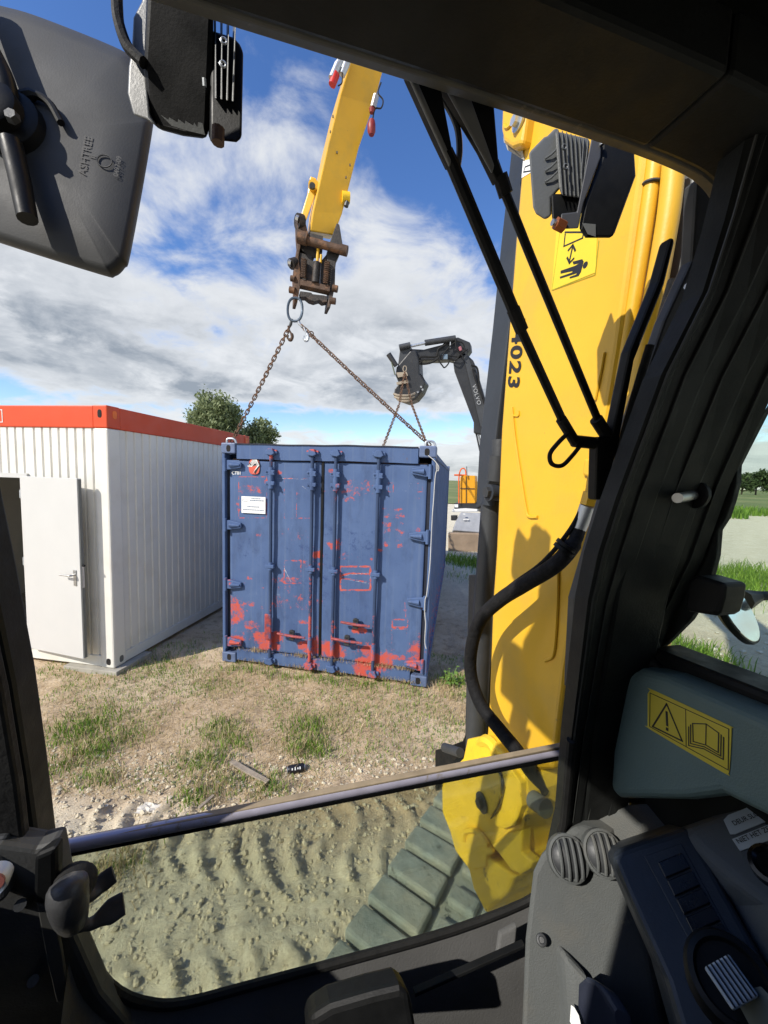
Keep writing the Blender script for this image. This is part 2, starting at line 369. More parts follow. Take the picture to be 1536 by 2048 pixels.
def make_ground():
    xs = axis_nodes(-1500, -4.6, 2.6, 1600, 0.036, 1.25, fine=(-2.2, 0.8, 0.022)); ys = axis_nodes(-60, 0.9, 6.0, 1800, 0.04, 1.25, fine=(1.0, 3.1, 0.022))
    X, Y = np.meshgrid(xs, ys); Z = ground_z(X, Y)
    h, w = X.shape; V = np.stack([X, Y, Z], -1).reshape(-1, 3)
    i = np.arange(h - 1)[:, None] * w + np.arange(w - 1)[None]; Fc = np.stack([i, i + 1, i + w + 1, i + w], -1).reshape(-1, 4)
    me = bpy.data.meshes.new('ground'); me.from_pydata(V, [], Fc)
    me.polygons.foreach_set('use_smooth', [True] * len(me.polygons))
    # where the soil is bare pale clay (1), where trodden brown earth with straw (0)
    clay = np.clip((2.55 + 0.4 * (fbm(X * 0.9, Y * 0.9, 3, 41) - 0.5) - Y) / 0.5, 0, 1); far = np.clip((np.hypot(X, Y) - 5.5) / 4, 0, 1)
    clay = np.maximum(clay, far * (X > 1)); a = me.attributes.new('clay', 'FLOAT', 'POINT'); a.data.foreach_set('value', clay.reshape(-1))
    m = bpy.data.materials.new('dry_soil'); m.use_nodes = True; nt = m.node_tree; N = nt.nodes; L = nt.links; b = N['Principled BSDF']
    b.inputs['Roughness'].default_value = 0.95; b.inputs['Specular IOR Level'].default_value = 0.15
    tc = N.new('ShaderNodeTexCoord')
    def noise(s, d=6, r=0.62):
        t = N.new('ShaderNodeTexNoise'); t.inputs['Scale'].default_value = s; t.inputs['Detail'].default_value = d; t.inputs['Roughness'].default_value = r
        L.new(tc.outputs['Object'], t.inputs['Vector']); return t.outputs[0]
    def mr(v, a_, b_, c=0.0, d=1.0):
        x = N.new('ShaderNodeMapRange'); L.new(v, x.inputs[0])
        for k, q in enumerate((a_, b_, c, d)): x.inputs[k + 1].default_value = q
        return x.outputs[0]
    def mix(f, p, q):
        x = N.new('ShaderNodeMix'); x.data_type = 'RGBA'; L.new(f, x.inputs[0])
        for k, c in ((6, p), (7, q)):
            if isinstance(c, tuple): x.inputs[k].default_value = (*c, 1)
            else: L.new(c, x.inputs[k])
        return x.outputs[2]
    at_ = N.new('ShaderNodeAttribute'); at_.attribute_name = 'clay'
    claycol = mix(mr(noise(2.2), 0.32, 0.7), (0.64, 0.58, 0.43), (0.79, 0.73, 0.57))
    claycol = mix(mr(noise(30, 7), 0.45, 0.75), claycol, (0.50, 0.43, 0.31))
    soil = mix(mr(noise(1.3), 0.35, 0.65), (0.51, 0.38, 0.24), (0.69, 0.55, 0.38))
    soil = mix(mr(noise(9, 7), 0.5, 0.72), soil, (0.30, 0.205, 0.125))
    soil = mix(mr(noise(70, 6), 0.56, 0.66), soil, (0.66, 0.56, 0.42))
    c = mix(at_.outputs['Fac'], soil, claycol)
    L.new(c, b.inputs['Base Color'])
    bp = N.new('ShaderNodeBump'); bp.inputs['Strength'].default_value = 0.85; bp.inputs['Distance'].default_value = 0.02; L.new(noise(55, 10, 0.78), bp.inputs['Height'])
    L.new(bp.outputs[0], b.inputs['Normal'])
    me.materials.append(m); o = bpy.data.objects.new('ground', me); COL.objects.link(o); o['kind'] = 'structure'
    return m
SOIL = make_ground()
# grass field beyond the sand, in strips
FIELD = mat('meadow_green', (0.13, 0.17, 0.045), 0.95, var=0.3, vscale=0.4, bump=0.6, bscale=3, col2=(0.24, 0.24, 0.09), amt2=(0.45, 0.65), scale2=0.06)
def make_field():
    rows = []
    for y in (36, 40, 48, 60, 80, 120, 200, 400, 900, 1700):
        rows.append([(x * (1 + y / 900), y + 3 * math.sin(x * 0.05) * (y < 50), 0.06 + 0.12 * (y > 39)) for x in range(-900, 1001, 20)])
    b = MB().sheet(rows); o = b.build('field', FIELD, None, True, fix=False); o['kind'] = 'structure'
make_field()

# ------------------------------------------------------------------ grass, straw, clods (nobody could count them)
def leafmat(name, c1, c2, rough=0.6, trans=0.35):
    m = bpy.data.materials.new(name); m.use_nodes = True; nt = m.node_tree; N = nt.nodes; L = nt.links; N.clear()
    o = N.new('ShaderNodeOutputMaterial'); d = N.new('ShaderNodeBsdfPrincipled'); t = N.new('ShaderNodeBsdfTranslucent'); mx = N.new('ShaderNodeMixShader')
    d.inputs['Roughness'].default_value = rough; d.inputs['Specular IOR Level'].default_value = 0.25
    g = N.new('ShaderNodeAttribute'); g.attribute_name = 'tone'
    x = N.new('ShaderNodeMix'); x.data_type = 'RGBA'; L.new(g.outputs['Fac'], x.inputs[0]); x.inputs[6].default_value = (*c1, 1); x.inputs[7].default_value = (*c2, 1)
    L.new(x.outputs[2], d.inputs['Base Color']); L.new(x.outputs[2], t.inputs[0]); mx.inputs[0].default_value = trans
    L.new(d.outputs[0], mx.inputs[1]); L.new(t.outputs[0], mx.inputs[2]); L.new(mx.outputs[0], o.inputs[0]); return m
def blades(name, m, P, H, Wd, lean, tone, label, cat, flat=False):
    n = len(P); th = rng.uniform(0, 2 * np.pi, n); ph = rng.uniform(0, 2 * np.pi, n)
    wd = np.stack([np.cos(th), np.sin(th), 0 * th], -1) * Wd[:, None]
    ld = np.stack([np.cos(ph), np.sin(ph), 0 * th], -1)
    up = np.array([0, 0, 1.0])
    mid = P + up * (H * 0.6 * (0.12 if flat else 1))[:, None] + ld * (H * lean * (0.5 if flat else 0.22))[:, None]
    tip = P + up * (H * (0.05 if flat else 0.92))[:, None] + ld * (H * lean * (1.0 if flat else 0.75))[:, None]
    V = np.stack([P - wd, P + wd, mid + wd * 0.75, mid - wd * 0.75, tip], 1).reshape(-1, 3)
    k = np.arange(n) * 5
    me = bpy.data.meshes.new(name); me.from_pydata(V, [], [f for i in k.tolist() for f in ((i, i + 1, i + 2, i + 3), (i + 3, i + 2, i + 4))])
    a = me.attributes.new('tone', 'FLOAT', 'POINT'); a.data.foreach_set('value', np.repeat(tone, 5)); me.materials.append(m)
    o = bpy.data.objects.new(name, me); COL.objects.link(o); tag(o, label, cat, kind='stuff'); return o
GRASS = leafmat('grass_green', (0.07, 0.16, 0.018), (0.28, 0.42, 0.065), trans=.3)
STRAW = leafmat('dry_straw', (0.36, 0.265, 0.14), (0.70, 0.57, 0.35), 0.7, 0.2)
def disc(c, r, n, sx=1.3):
    q = rng.normal(0, 0.5, (n, 2)) * r; x = c.x + q[:, 0] * sx; y = c.y + q[:, 1]; return np.stack([x, y, ground_z(x, y)], -1)
tufts = [(150, 1462, .20, 600, .11), (185, 1440, .24, 500, .10), (191, 1502, .12, 260, .12), (246, 1468, .16, 260, .09), (123, 1530, .13, 260, .08), (200, 1552, .10, 240, .08), (410, 1523, .13, 420, .10),
         (437, 1455, .17, 420, .10), (470, 1480, .15, 300, .10), (615, 1450, .17, 460, .11), (610, 1490, .13, 320, .12), (640, 1500, .10, 160, .10), (396, 1592, .10, 320, .09), (424, 1368, .25, 380, .07), (328, 1338, .28, 380, .07),
         (538, 1573, .11, 240, .09), (460, 1556, .10, 180, .08), (375, 1300, .4, 500, .08), (300, 1395, .3, 240, .05), (690, 1420, .25, 160, .07), (905, 1362, .13, 340, .16), (925, 1392, .12, 120, .10), (770, 1440, .3, 120, .06), (180, 1745, .09, 160, .05), (250, 1730, .09, 160, .05), (900, 1440, .14, 120, .06), (560, 1370, .5, 220, .06)]
Pg = []; Hg = []
for x, y, r_, n_, h_ in tufts:
    n_ = int(n_ * .85); Pg.append(disc(on_z(x, y), r_ * 1.15, n_)); Hg.append(rng.uniform(0.2, 1.1, n_) * h_ * .8)
# along the container sill, the strip behind it and the verges seen through the side window
for (x0, y0, x1, y1, n_, h_, sp) in ((450, 1335, 850, 1385, 500, .10, .05), (900, 1120, 985, 1135, 900, .28, .35), (905, 1150, 985, 1165, 300, .12, .3), (1335, 1330, 1536, 1420, 1500, .17, .22), (1330, 1290, 1420, 1330, 1000, .20, .25), (1400, 1200, 1536, 1150, 1600, .40, .5), (1425, 1150, 1536, 1175, 1000, .35, .8)):
    a, b_ = on_z(x0, y0), on_z(x1, y1); t = rng.uniform(0, 1, n_); q = rng.normal(0, sp, (n_, 2))
    x = a.x + (b_.x - a.x) * t + q[:, 0]; y = a.y + (b_.y - a.y) * t + q[:, 1]; Pg.append(np.stack([x, y, ground_z(x, y)], -1)); Hg.append(rng.uniform(0.4, 1.1, n_) * h_)
n_ = 16000; x = rng.uniform(-3.8, 1.1, n_); y = rng.uniform(2.55, 4.9, n_); k_ = fbm(x * 1.9, y * 1.9, 4, 123) + rng.uniform(-.07, .07, n_) > .565; Pg.append(np.stack([x[k_], y[k_], ground_z(x[k_], y[k_])], -1)); Hg.append(rng.uniform(.012, .05, int(k_.sum())))
Pg = np.concatenate(Pg); Hg = np.concatenate(Hg)
blades('grass', GRASS, Pg, Hg, rng.uniform(0.0014, 0.0042, len(Pg)) * np.clip(Hg / 0.08, 1, 3), rng.uniform(0.2, 0.9, len(Pg)), rng.uniform(0, 1, len(Pg)), 'sparse green grass tufts growing in the dry soil', 'grass')
n_ = 3600; t = rng.uniform(0, 1, n_)
x = 19 + 32 * t; y = 31 + rng.uniform(0, 6, n_) + 2 * np.sin(t * 20); Pv = np.stack([x, y, 0 * x], -1); Hv = rng.uniform(.4, 1.0, n_)
blades('verge_grass', GRASS, Pv, Hv, rng.uniform(.03, .07, n_), rng.uniform(.1, .5, n_), rng.uniform(0, .7, n_), 'rough grass verge along the edge of the far field', 'grass')
# straw lying on the trodden earth
n_ = 42000; x = rng.uniform(-3.6, 1.2, n_); y = rng.uniform(2.5, 4.6, n_); keep = fbm(x * 1.3, y * 1.3, 3, 77) + rng.uniform(-.16, .16, n_) > 0.46; x, y = x[keep], y[keep]
P = np.stack([x, y, ground_z(x, y) + 0.004], -1); n_ = len(P)
blades('straw', STRAW, P, rng.uniform(.03, .11, n_), rng.uniform(.001, .0026, n_), rng.uniform(.6, 1.2, n_), rng.uniform(0, 1, n_), 'dry yellow straw strewn over the trodden earth', 'straw', flat=True)
n_ = 4200; P = np.concatenate([disc(on_z(tufts[k][0] + rng.uniform(-30, 30), tufts[k][1] + rng.uniform(-14, 14)), tufts[k][2] * 1.5, n_ // 26) for k in range(26)]); n_ = len(P)
blades('dry_grass', STRAW, P, rng.uniform(.03, .10, n_), rng.uniform(.0015, .003, n_), rng.uniform(.5, 1.2, n_), rng.uniform(0, 1, n_), 'withered grass stalks among the green tufts', 'grass')
def clods(name, n, box, s0, s1, m, label, cat, pw=2.2, seed=0):
    t = (1 + 5 ** .5) / 2
    B = np.array([(1, 0, 0), (-1, 0, 0), (0, 1, 0), (0, -1, 0), (0, 0, 1), (0, 0, -1), (.6, .6, .5), (-.6, .6, .5), (-.6, -.6, .5), (.6, -.6, .5)], float)
    Fb = [(4, 9, 6), (4, 6, 7), (4, 7, 8), (4, 8, 9), (0, 6, 9), (2, 7, 6), (1, 8, 7), (3, 9, 8), (0, 2, 6), (2, 1, 7), (1, 3, 8), (3, 0, 9), (5, 2, 0), (5, 1, 2), (5, 3, 1), (5, 0, 3)]
    x = rng.uniform(box[0], box[1], n); y = rng.uniform(box[2], box[3], n); s = s0 + (s1 - s0) * rng.uniform(0, 1, n) ** (pw * 2)
    V = B[None] * rng.uniform(.65, 1.25, (n, 10, 1)) * (s[:, None, None] * rng.uniform(.7, 1.3, (n, 1, 3)) * np.array([1, 1, .7]))
    th = rng.uniform(0, 6.28, n); c, sn = np.cos(th)[:, None], np.sin(th)[:, None]
    V = np.stack([V[..., 0] * c - V[..., 1] * sn, V[..., 0] * sn + V[..., 1] * c, V[..., 2]], -1) + np.stack([x, y, ground_z(x, y) + s * 0.15], -1)[:, None]
    Fc = (np.arange(n)[:, None, None] * 10 + np.array(Fb)[None]).reshape(-1, 3)
    me = bpy.data.meshes.new(name); me.from_pydata(V.reshape(-1, 3), [], Fc); me.materials.append(m)
    o = bpy.data.objects.new(name, me); COL.objects.link(o); tag(o, label, cat, kind='stuff')
CLOD = mat('clay_clods', (0.55, 0.485, 0.355), 0.95, var=0.25, vscale=15, bump=0.4, bscale=90, spec=0.15)
STONE = mat('pale_pebbles', (0.56, 0.52, 0.43), 0.85, var=0.3, vscale=25, spec=0.2)
clods('clods', 14000, (-2.8, 0.9, 1.1, 3.0), 0.002, 0.019, CLOD, 'loose crumbs of dry clay around the track prints', 'clods')
clods('pebbles', 3000, (-4.2, 1.6, 1.2, 5.0), 0.002, 0.011, STONE, 'small pale pebbles scattered on the ground', 'pebbles')
clods('rubble', 2600, (3.0, 12, 4.0, 10), 0.008, 0.05, STONE, 'pale stones on the sand beyond the side window', 'stones')

# ------------------------------------------------------------------ trees
BARK = mat('bark', (0.10, 0.075, 0.05), 0.9, var=0.3, vscale=4, bump=0.6, bscale=12)
WILLOW = leafmat('willow_leaves', (0.12, 0.155, 0.065), (0.36, 0.41, 0.22))
FARL = leafmat('far_leaves', (0.035, 0.06, 0.025), (0.10, 0.15, 0.05))
def tree(name, label, loc, h, rx, n, leaf, m, group, lobes, seed, trunk=0.25, droop=0.0):
    rs = np.random.default_rng(seed); loc = Vector(loc); R = root(name, label, 'tree', loc, group)
    b = MB(); b.tube([loc, loc + Vector((.1, 0, h * trunk)), loc + Vector((-.1, .1, h * .6)), loc + Vector((0, 0, h * .9))], [h * .03, h * .022, h * .013, h * .003], 8)
    cs = []
    for k in range(lobes):
        a = 2 * math.pi * k / lobes + rs.uniform(-.4, .4); hh = rs.uniform(.32, .88); w = rx * (0.35 + 0.65 * math.sin(math.pi * min(1, (1.02 - hh) * 1.15)) ** .7) * rs.uniform(.35, .85)
        c = Vector((math.cos(a) * w, math.sin(a) * w, h * hh)); cs.append((c, rs.uniform(.28, .46) * rx, rs.uniform(.13, .21) * h))
        b.tube([loc + Vector((0, 0, h * max(.15, hh - .35))), loc + c * .6 + Vector((0, 0, -h * .03)), loc + c], [h * .012, h * .007, h * .002], 6)
    b.build('trunk', BARK, R, True)
    V = []; tone = []
    for i in range(n):
        c, r1, r2 = cs[rs.integers(0, lobes)]; d = rs.normal(0, 1, 3); d /= np.linalg.norm(d); q = rs.uniform(.35, 1.0) ** .5
        p = np.array(loc) + np.array(c) + d * np.array([r1, r1, r2]) * q * (1 + .25 * rs.normal())
        u = rs.normal(0, 1, 3); u /= np.linalg.norm(u); w = np.cross(u, rs.normal(0, 1, 3)); w /= np.linalg.norm(w)
        if droop: u = u * (1 - droop) + np.array([0, 0, -droop]); 
        s_ = leaf * rs.uniform(.5, 1.3); V += [p - u * s_, p + w * s_ * .38, p + u * s_, p - w * s_ * .38]; tone += [rs.uniform(0, 1)] * 4
    me = bpy.data.meshes.new('crown'); me.from_pydata(np.array(V), [], np.arange(n * 4).reshape(-1, 4))
    a = me.attributes.new('tone', 'FLOAT', 'POINT'); a.data.foreach_set('value', tone); me.materials.append(m)
    o = bpy.data.objects.new('crown', me); COL.objects.link(o); put(o, R)
g1 = at(438, 1000, 60); g2 = at(513, 1000, 66)
tree('willow_tree', 'tall grey-green willow behind the white cabin roof, left of the chain', (g1.x, 60, 0), 14.0, 3.9, 22000, .40, WILLOW, 'willows behind the cabin', 44, 5, droop=.35)
tree('willow_tree', 'lower rounded willow between the cabin roof end and the chain', (g2.x, 66, 0), 10.7, 3.5, 18000, .40, WILLOW, 'willows behind the cabin', 36, 8, droop=.35)
for k, (px_, hh, rr) in enumerate(((1484, 8.8, 4.2), (1512, 9.6, 4.4), (1541, 9.2, 4.6))):
    g = at(px_, 980, 150)
    tree('field_tree', ('leftmost far tree of the row on the horizon in the side window', 'middle far tree of the row on the horizon in the side window', 'far tree cut by the right picture edge on the horizon')[k], (g.x, 150, 0), hh, rr, 2600, .62, FARL, 'far trees seen through the side window', 14, 20 + k, trunk=.42)
# ------------------------------------------------------------------ white site cabin (local: x to the right along the front, y into the depth, origin at its right front corner)
CAB_O = Vector((-2.935, 4.15, 0.045)); CAB_A = math.atan2(-0.157, 0.988)
cabin = root('site_cabin', 'white corrugated site cabin with orange roof fascia and open door', 'cabin', CAB_O, rotz=CAB_A, local=True)
def cl(x, y): # photo point on the cabin front -> local x, z
    a = Vector((math.cos(CAB_A), math.sin(CAB_A), 0)); nrm = Vector((-math.sin(CAB_A), math.cos(CAB_A), 0)); p = hit(x, y, CAB_O, nrm) - CAB_O
    return p.dot(a), p.z
CL, CD, CH = 6.0, 3.0, 2.87
FAS = 0.235
def corrug(b, x0, x1, z0, z1, y, d=0.018, per=0.105, axis='x', sgn=1):
    # trapezoid profiled sheet between x0 and x1, standing at y, grooves going in
    prof = []; x = x0
    while x < x1 - 1e-6:
        for (t, o) in ((0, 0), (0.72, 0), (0.80, d), (0.92, d), (1.0, 0)):
            q = min(x + t * per, x1); prof.append((q, o))
        x += per
    out = []
    for q in prof:
        if not out or abs(out[-1][0] - q[0]) > 1e-5: out.append(q)
    if axis == 'x': r0 = [(q, y + o * sgn, z0) for q, o in out]; r1 = [(q, y + o * sgn, z1) for q, o in out]
    else: r0 = [(y - o * sgn, q, z0) for q, o in out]; r1 = [(y - o * sgn, q, z1) for q, o in out]
    b.slab([r0, r1], (0, 0.01 * 1, 0) if axis == 'x' else (-0.01, 0, 0))
DX1 = cl(52, 1000)[0]; DX0 = DX1 - 0.92; DZ0, DZ1 = 0.16, 2.10
b = MB(); corrug(b, DX1 + .03, -0.16, 0.13, CH - FAS, 0.02); b.build('front_wall', WHITE, cabin)
b = MB(); corrug(b, -CL + 0.16, DX0 - .03, 0.13, CH - FAS, 0.02); b.build('front_wall', WHITE, cabin)
b = MB(); corrug(b, DX0 - .03, DX1 + .03, DZ1 + .03, CH - FAS, 0.02); b.build('front_wall', WHITE, cabin)
b = MB(); corrug(b, 0.16, CD - 0.16, 0.13, CH - FAS, -0.02, axis='y', per=.118, d=.014); b.build('side_wall', WHITE, cabin)
b = MB(); corrug(b, 0.16, CD - 0.16, 0.13, CH - FAS, -CL + 0.03, axis='y', per=.118, d=.014); b.build('side_wall', WHITE, cabin)
MB().span((-CL + .1, CD - .05, .13), (-.1, CD - .03, CH - FAS)).build('back_wall', WHITE, cabin)
for x_, y_ in ((0, 0), (-CL, 0), (0, CD), (-CL, CD)):
    sx = -1 if x_ == 0 else 1; sy = 1 if y_ == 0 else -1
    MB().span((min(x_, x_ + .17 * sx), min(y_, y_ + .17 * sy), 0), (max(x_, x_ + .17 * sx), max(y_, y_ + .17 * sy), CH - FAS)).build('corner_post', WHITE, cabin, bevel=.018)
# base frame
for lo, hi in (((-CL + .172, .012, .005), (-.172, .10, .128)), ((-.10, .172, .005), (-.012, CD - .172, .128)), ((-CL + .172, CD - .10, .005), (-.172, CD - .012, .128)), ((-CL + .012, .172, .005), (-CL + .10, CD - .172, .128))):
    MB().span(lo, hi).build('base_rail', WHITE, cabin, bevel=.008)
# orange fascia: four rails and four corner blocks with lifting holes
for lo, hi in (((-CL + .172, .006, CH - FAS + .002), (-.172, .14, CH)), ((-.14, .172, CH - FAS + .002), (-.006, CD - .172, CH)), ((-CL + .172, CD - .14, CH - FAS + .002), (-.172, CD - .006, CH)), ((-CL + .006, .172, CH - FAS + .002), (-CL + .14, CD - .172, CH))):
    MB().span(lo, hi).build('roof_rail', ORNG, cabin, bevel=.01)
HOLE = mat('dark_hole', (0.01, 0.008, 0.008), 0.9)
HOLEO = mat('orange_hole_rim', (0.80, 0.16, 0.01), 0.4)
def oval(c, xd, zd, w, h, n=18, k=.45):
    c, xd, zd = Vector(c), Vector(xd), Vector(zd); out = []
    for i in range(n):
        t = 2 * math.pi * i / n; x_ = math.copysign(abs(math.cos(t)) ** .7, math.cos(t)); z_ = math.copysign(abs(math.sin(t)) ** .7, math.sin(t)); out.append(c + xd * (x_ * w / 2) + zd * (z_ * h / 2))
    return out
for x_, y_ in ((0, 0), (-CL, 0), (0, CD), (-CL, CD)):
    sx = -1 if x_ == 0 else 1; sy = 1 if y_ == 0 else -1
    cb = MB().span((min(x_, x_ + .17 * sx), min(y_, y_ + .17 * sy), CH - FAS + .002), (max(x_, x_ + .17 * sx), max(y_, y_ + .17 * sy), CH + .004)).build('roof_corner', ORNG, cabin, bevel=.012)
    if (x_, y_) == (0, 0):
        MB().prism(oval((-.085, -.002, CH - .085), (1, 0, 0), (0, 0, 1), .05, .085), (0, .004, 0)).build('lifting_hole', HOLE, cb)
        MB().prism(oval((.002, .10, CH - .085), (0, 1, 0), (0, 0, 1), .055, .085), (-.004, 0, 0)).build('lifting_hole', HOLEO, cb)
    if (x_, y_) == (0, CD):
        MB().prism(oval((.002, CD - .10, CH - .085), (0, 1, 0), (0, 0, 1), .055, .085), (-.004, 0, 0)).build('lifting_hole', HOLEO, cb)
MB().prism(oval((-.07, -.002, .075), (1, 0, 0), (0, 0, 1), .055, .075), (0, .004, 0)).build('lifting_hole', HOLE, cabin)
MB().prism(oval((.002, .10, .075), (0, 1, 0), (0, 0, 1), .055, .075), (-.004, 0, 0)).build('lifting_hole', GRY, cabin)
MB().span((-CL + .12, .12, CH - .06), (-.12, CD - .12, CH - .02)).build('roof', GRY, cabin)
# small white logo frame on the fascia at the left picture edge
lx = cl(3, 833)[0]; lz = CH - FAS / 2
b = MB()
for lo, hi in (((lx - .25, lz + .062), (lx, lz + .070)), ((lx - .25, lz - .070), (lx, lz - .062)), ((lx, lz - .070), (lx + .008, lz + .070)), ((lx - .258, lz - .07), (lx - .25, lz + .07))): b.span((lo[0], .002, lo[1]), (hi[0], .0055, hi[1]))
b.build('logo_frame', WPRINT, cabin)
# door opening, interior
b = MB()
for lo, hi in (((DX0 - .03, -.005, DZ0), (DX0 + .02, .09, DZ1 + .03)), ((DX1 - .02, -.005, DZ0), (DX1 + .03, .09, DZ1 + .03)), ((DX0 + .02, -.005, DZ1 - .02), (DX1 - .02, .09, DZ1 + .03)), ((DX0 + .02, -.005, .13), (DX1 - .02, .09, DZ0))): b.span(lo, hi)
b.build('door_frame', WDOOR, cabin)
MB().span((DX0 - 1.2, .13, .13), (-.25, CD - .12, .155)).build('inside_floor', CONC, cabin)
MB().span((DX0 - 1.2, .13, CH - .32), (-.25, CD - .12, CH - .28)).build('inside_ceiling', INNER, cabin)
MB().span((DX1 + .16, .13, .16), (DX1 + .20, CD - .12, CH - .33)).build('inside_wall', INNER, cabin)
MB().span((DX0 - 1.2, CD - .16, .16), (DX1 + .16, CD - .12, CH - .33)).build('inside_wall', INNER, cabin)
MB().span((DX0 - 1.24, .13, .16), (DX0 - 1.2, CD - .12, CH - .33)).build('inside_wall', INNER, cabin)
# a dark wall cabinet, a no smoking sign and a white cupboard on the inner wall
iw = DX1 + .157
MB().span((iw - .10, 1.1, 1.62), (iw, 1.75, 2.15)).build('wall_cabinet', DGM, cabin, bevel=.01)
sg = MB().lathe([(0, .085), (.004, .085)], (iw - .004, .85, 1.27), (1, 0, 0), 20).build('no_smoking_sign', WPRINT, cabin)
b = MB(); b.tube([(iw - .006, .85 + .062 * math.cos(t * math.pi / 10), 1.27 + .062 * math.sin(t * math.pi / 10)) for t in range(20)], .007, 4, closed=True); b.cyl((iw - .006, .81, 1.31), (iw - .006, .89, 1.23), .006, n=4); b.build('red_ring', REDP, sg)
MB().span((iw - .45, .5, .16), (iw - .02, 1.6, .95)).build('cupboard', WDOOR, cabin, bevel=.01)
# the door leaf, swung right round against the wall
ha = rad(-6.5); hx = Vector((math.cos(ha), math.sin(ha), 0)); hy = Vector((-math.sin(ha), math.cos(ha), 0)); hz = Vector((0, 0, 1)); ho = Vector((DX1 + .005, -.035, DZ0 + .0)); LW = .83
leaf = MB().box(ho + hx * (LW / 2) + hy * .0 + hz * ((DZ1 - DZ0) / 2), (LW, .045, DZ1 - DZ0), (hx, hy, hz)).build('door', WDOOR, cabin, bevel=.004)
MB().box(ho + hx * (LW + .006) + hz * ((DZ1 - DZ0) / 2), (.008, .03, DZ1 - DZ0 - .02), (hx, hy, hz)).build('edge_seal', GRY, leaf)
MB().box(ho + hx * (LW + .009) + hz * .90, (.006, .024, .24), (hx, hy, hz)).build('lock_plate', STEEL, leaf)
hp = ho + hx * (LW - .07) + hz * .92 - hy * .0225
MB().prism([hp + hx * a + hz * c - hy * .008 for a, c in ((-.02, -.12), (.02, -.12), (.022, .05), (-.022, .05))], hy * .0078).build('handle_plate', STEEL, leaf, bevel=.003)
MB().tube(smooth_path([hp, hp - hy * .05, hp - hy * .058 - hx * .03, hp - hy * .058 - hx * .14]), .011, 8).build('handle', STEEL, leaf, True)
for zz in (.2, .95, 1.7): MB().cyl(ho - hx * .012 - hy * .012 + hz * zz, ho - hx * .012 - hy * .012 + hz * (zz + .09), .011, n=10).build('hinge', GALV, leaf, True)
MB().cyl(ho + hx * (LW + .01) + hz * 1.02, ho + hx * (LW + .035) + hz * 1.02, .012, n=8).build('lock_bolt', BLK, leaf, True)
for k, (w_, d_, y_) in enumerate(((.62, .42, .13),)):
    sl = root('concrete_slab', 'flat grey concrete slab under the right front corner of the white cabin', 'slab', CAB_O + Vector((-.02, .02, -.045)), rotz=CAB_A, local=True)
    MB().span((-.58, -.07, -.05), (.10, .45, .043)).build('slab_body', CONC, sl, bevel=.006)
for q in ((-CL + .2, .1), (-.1, CD - .2), (-CL + .2, CD - .2)):
    p = CAB_O + Matrix.Rotation(CAB_A, 3, 'Z') @ Vector((q[0], q[1], 0))

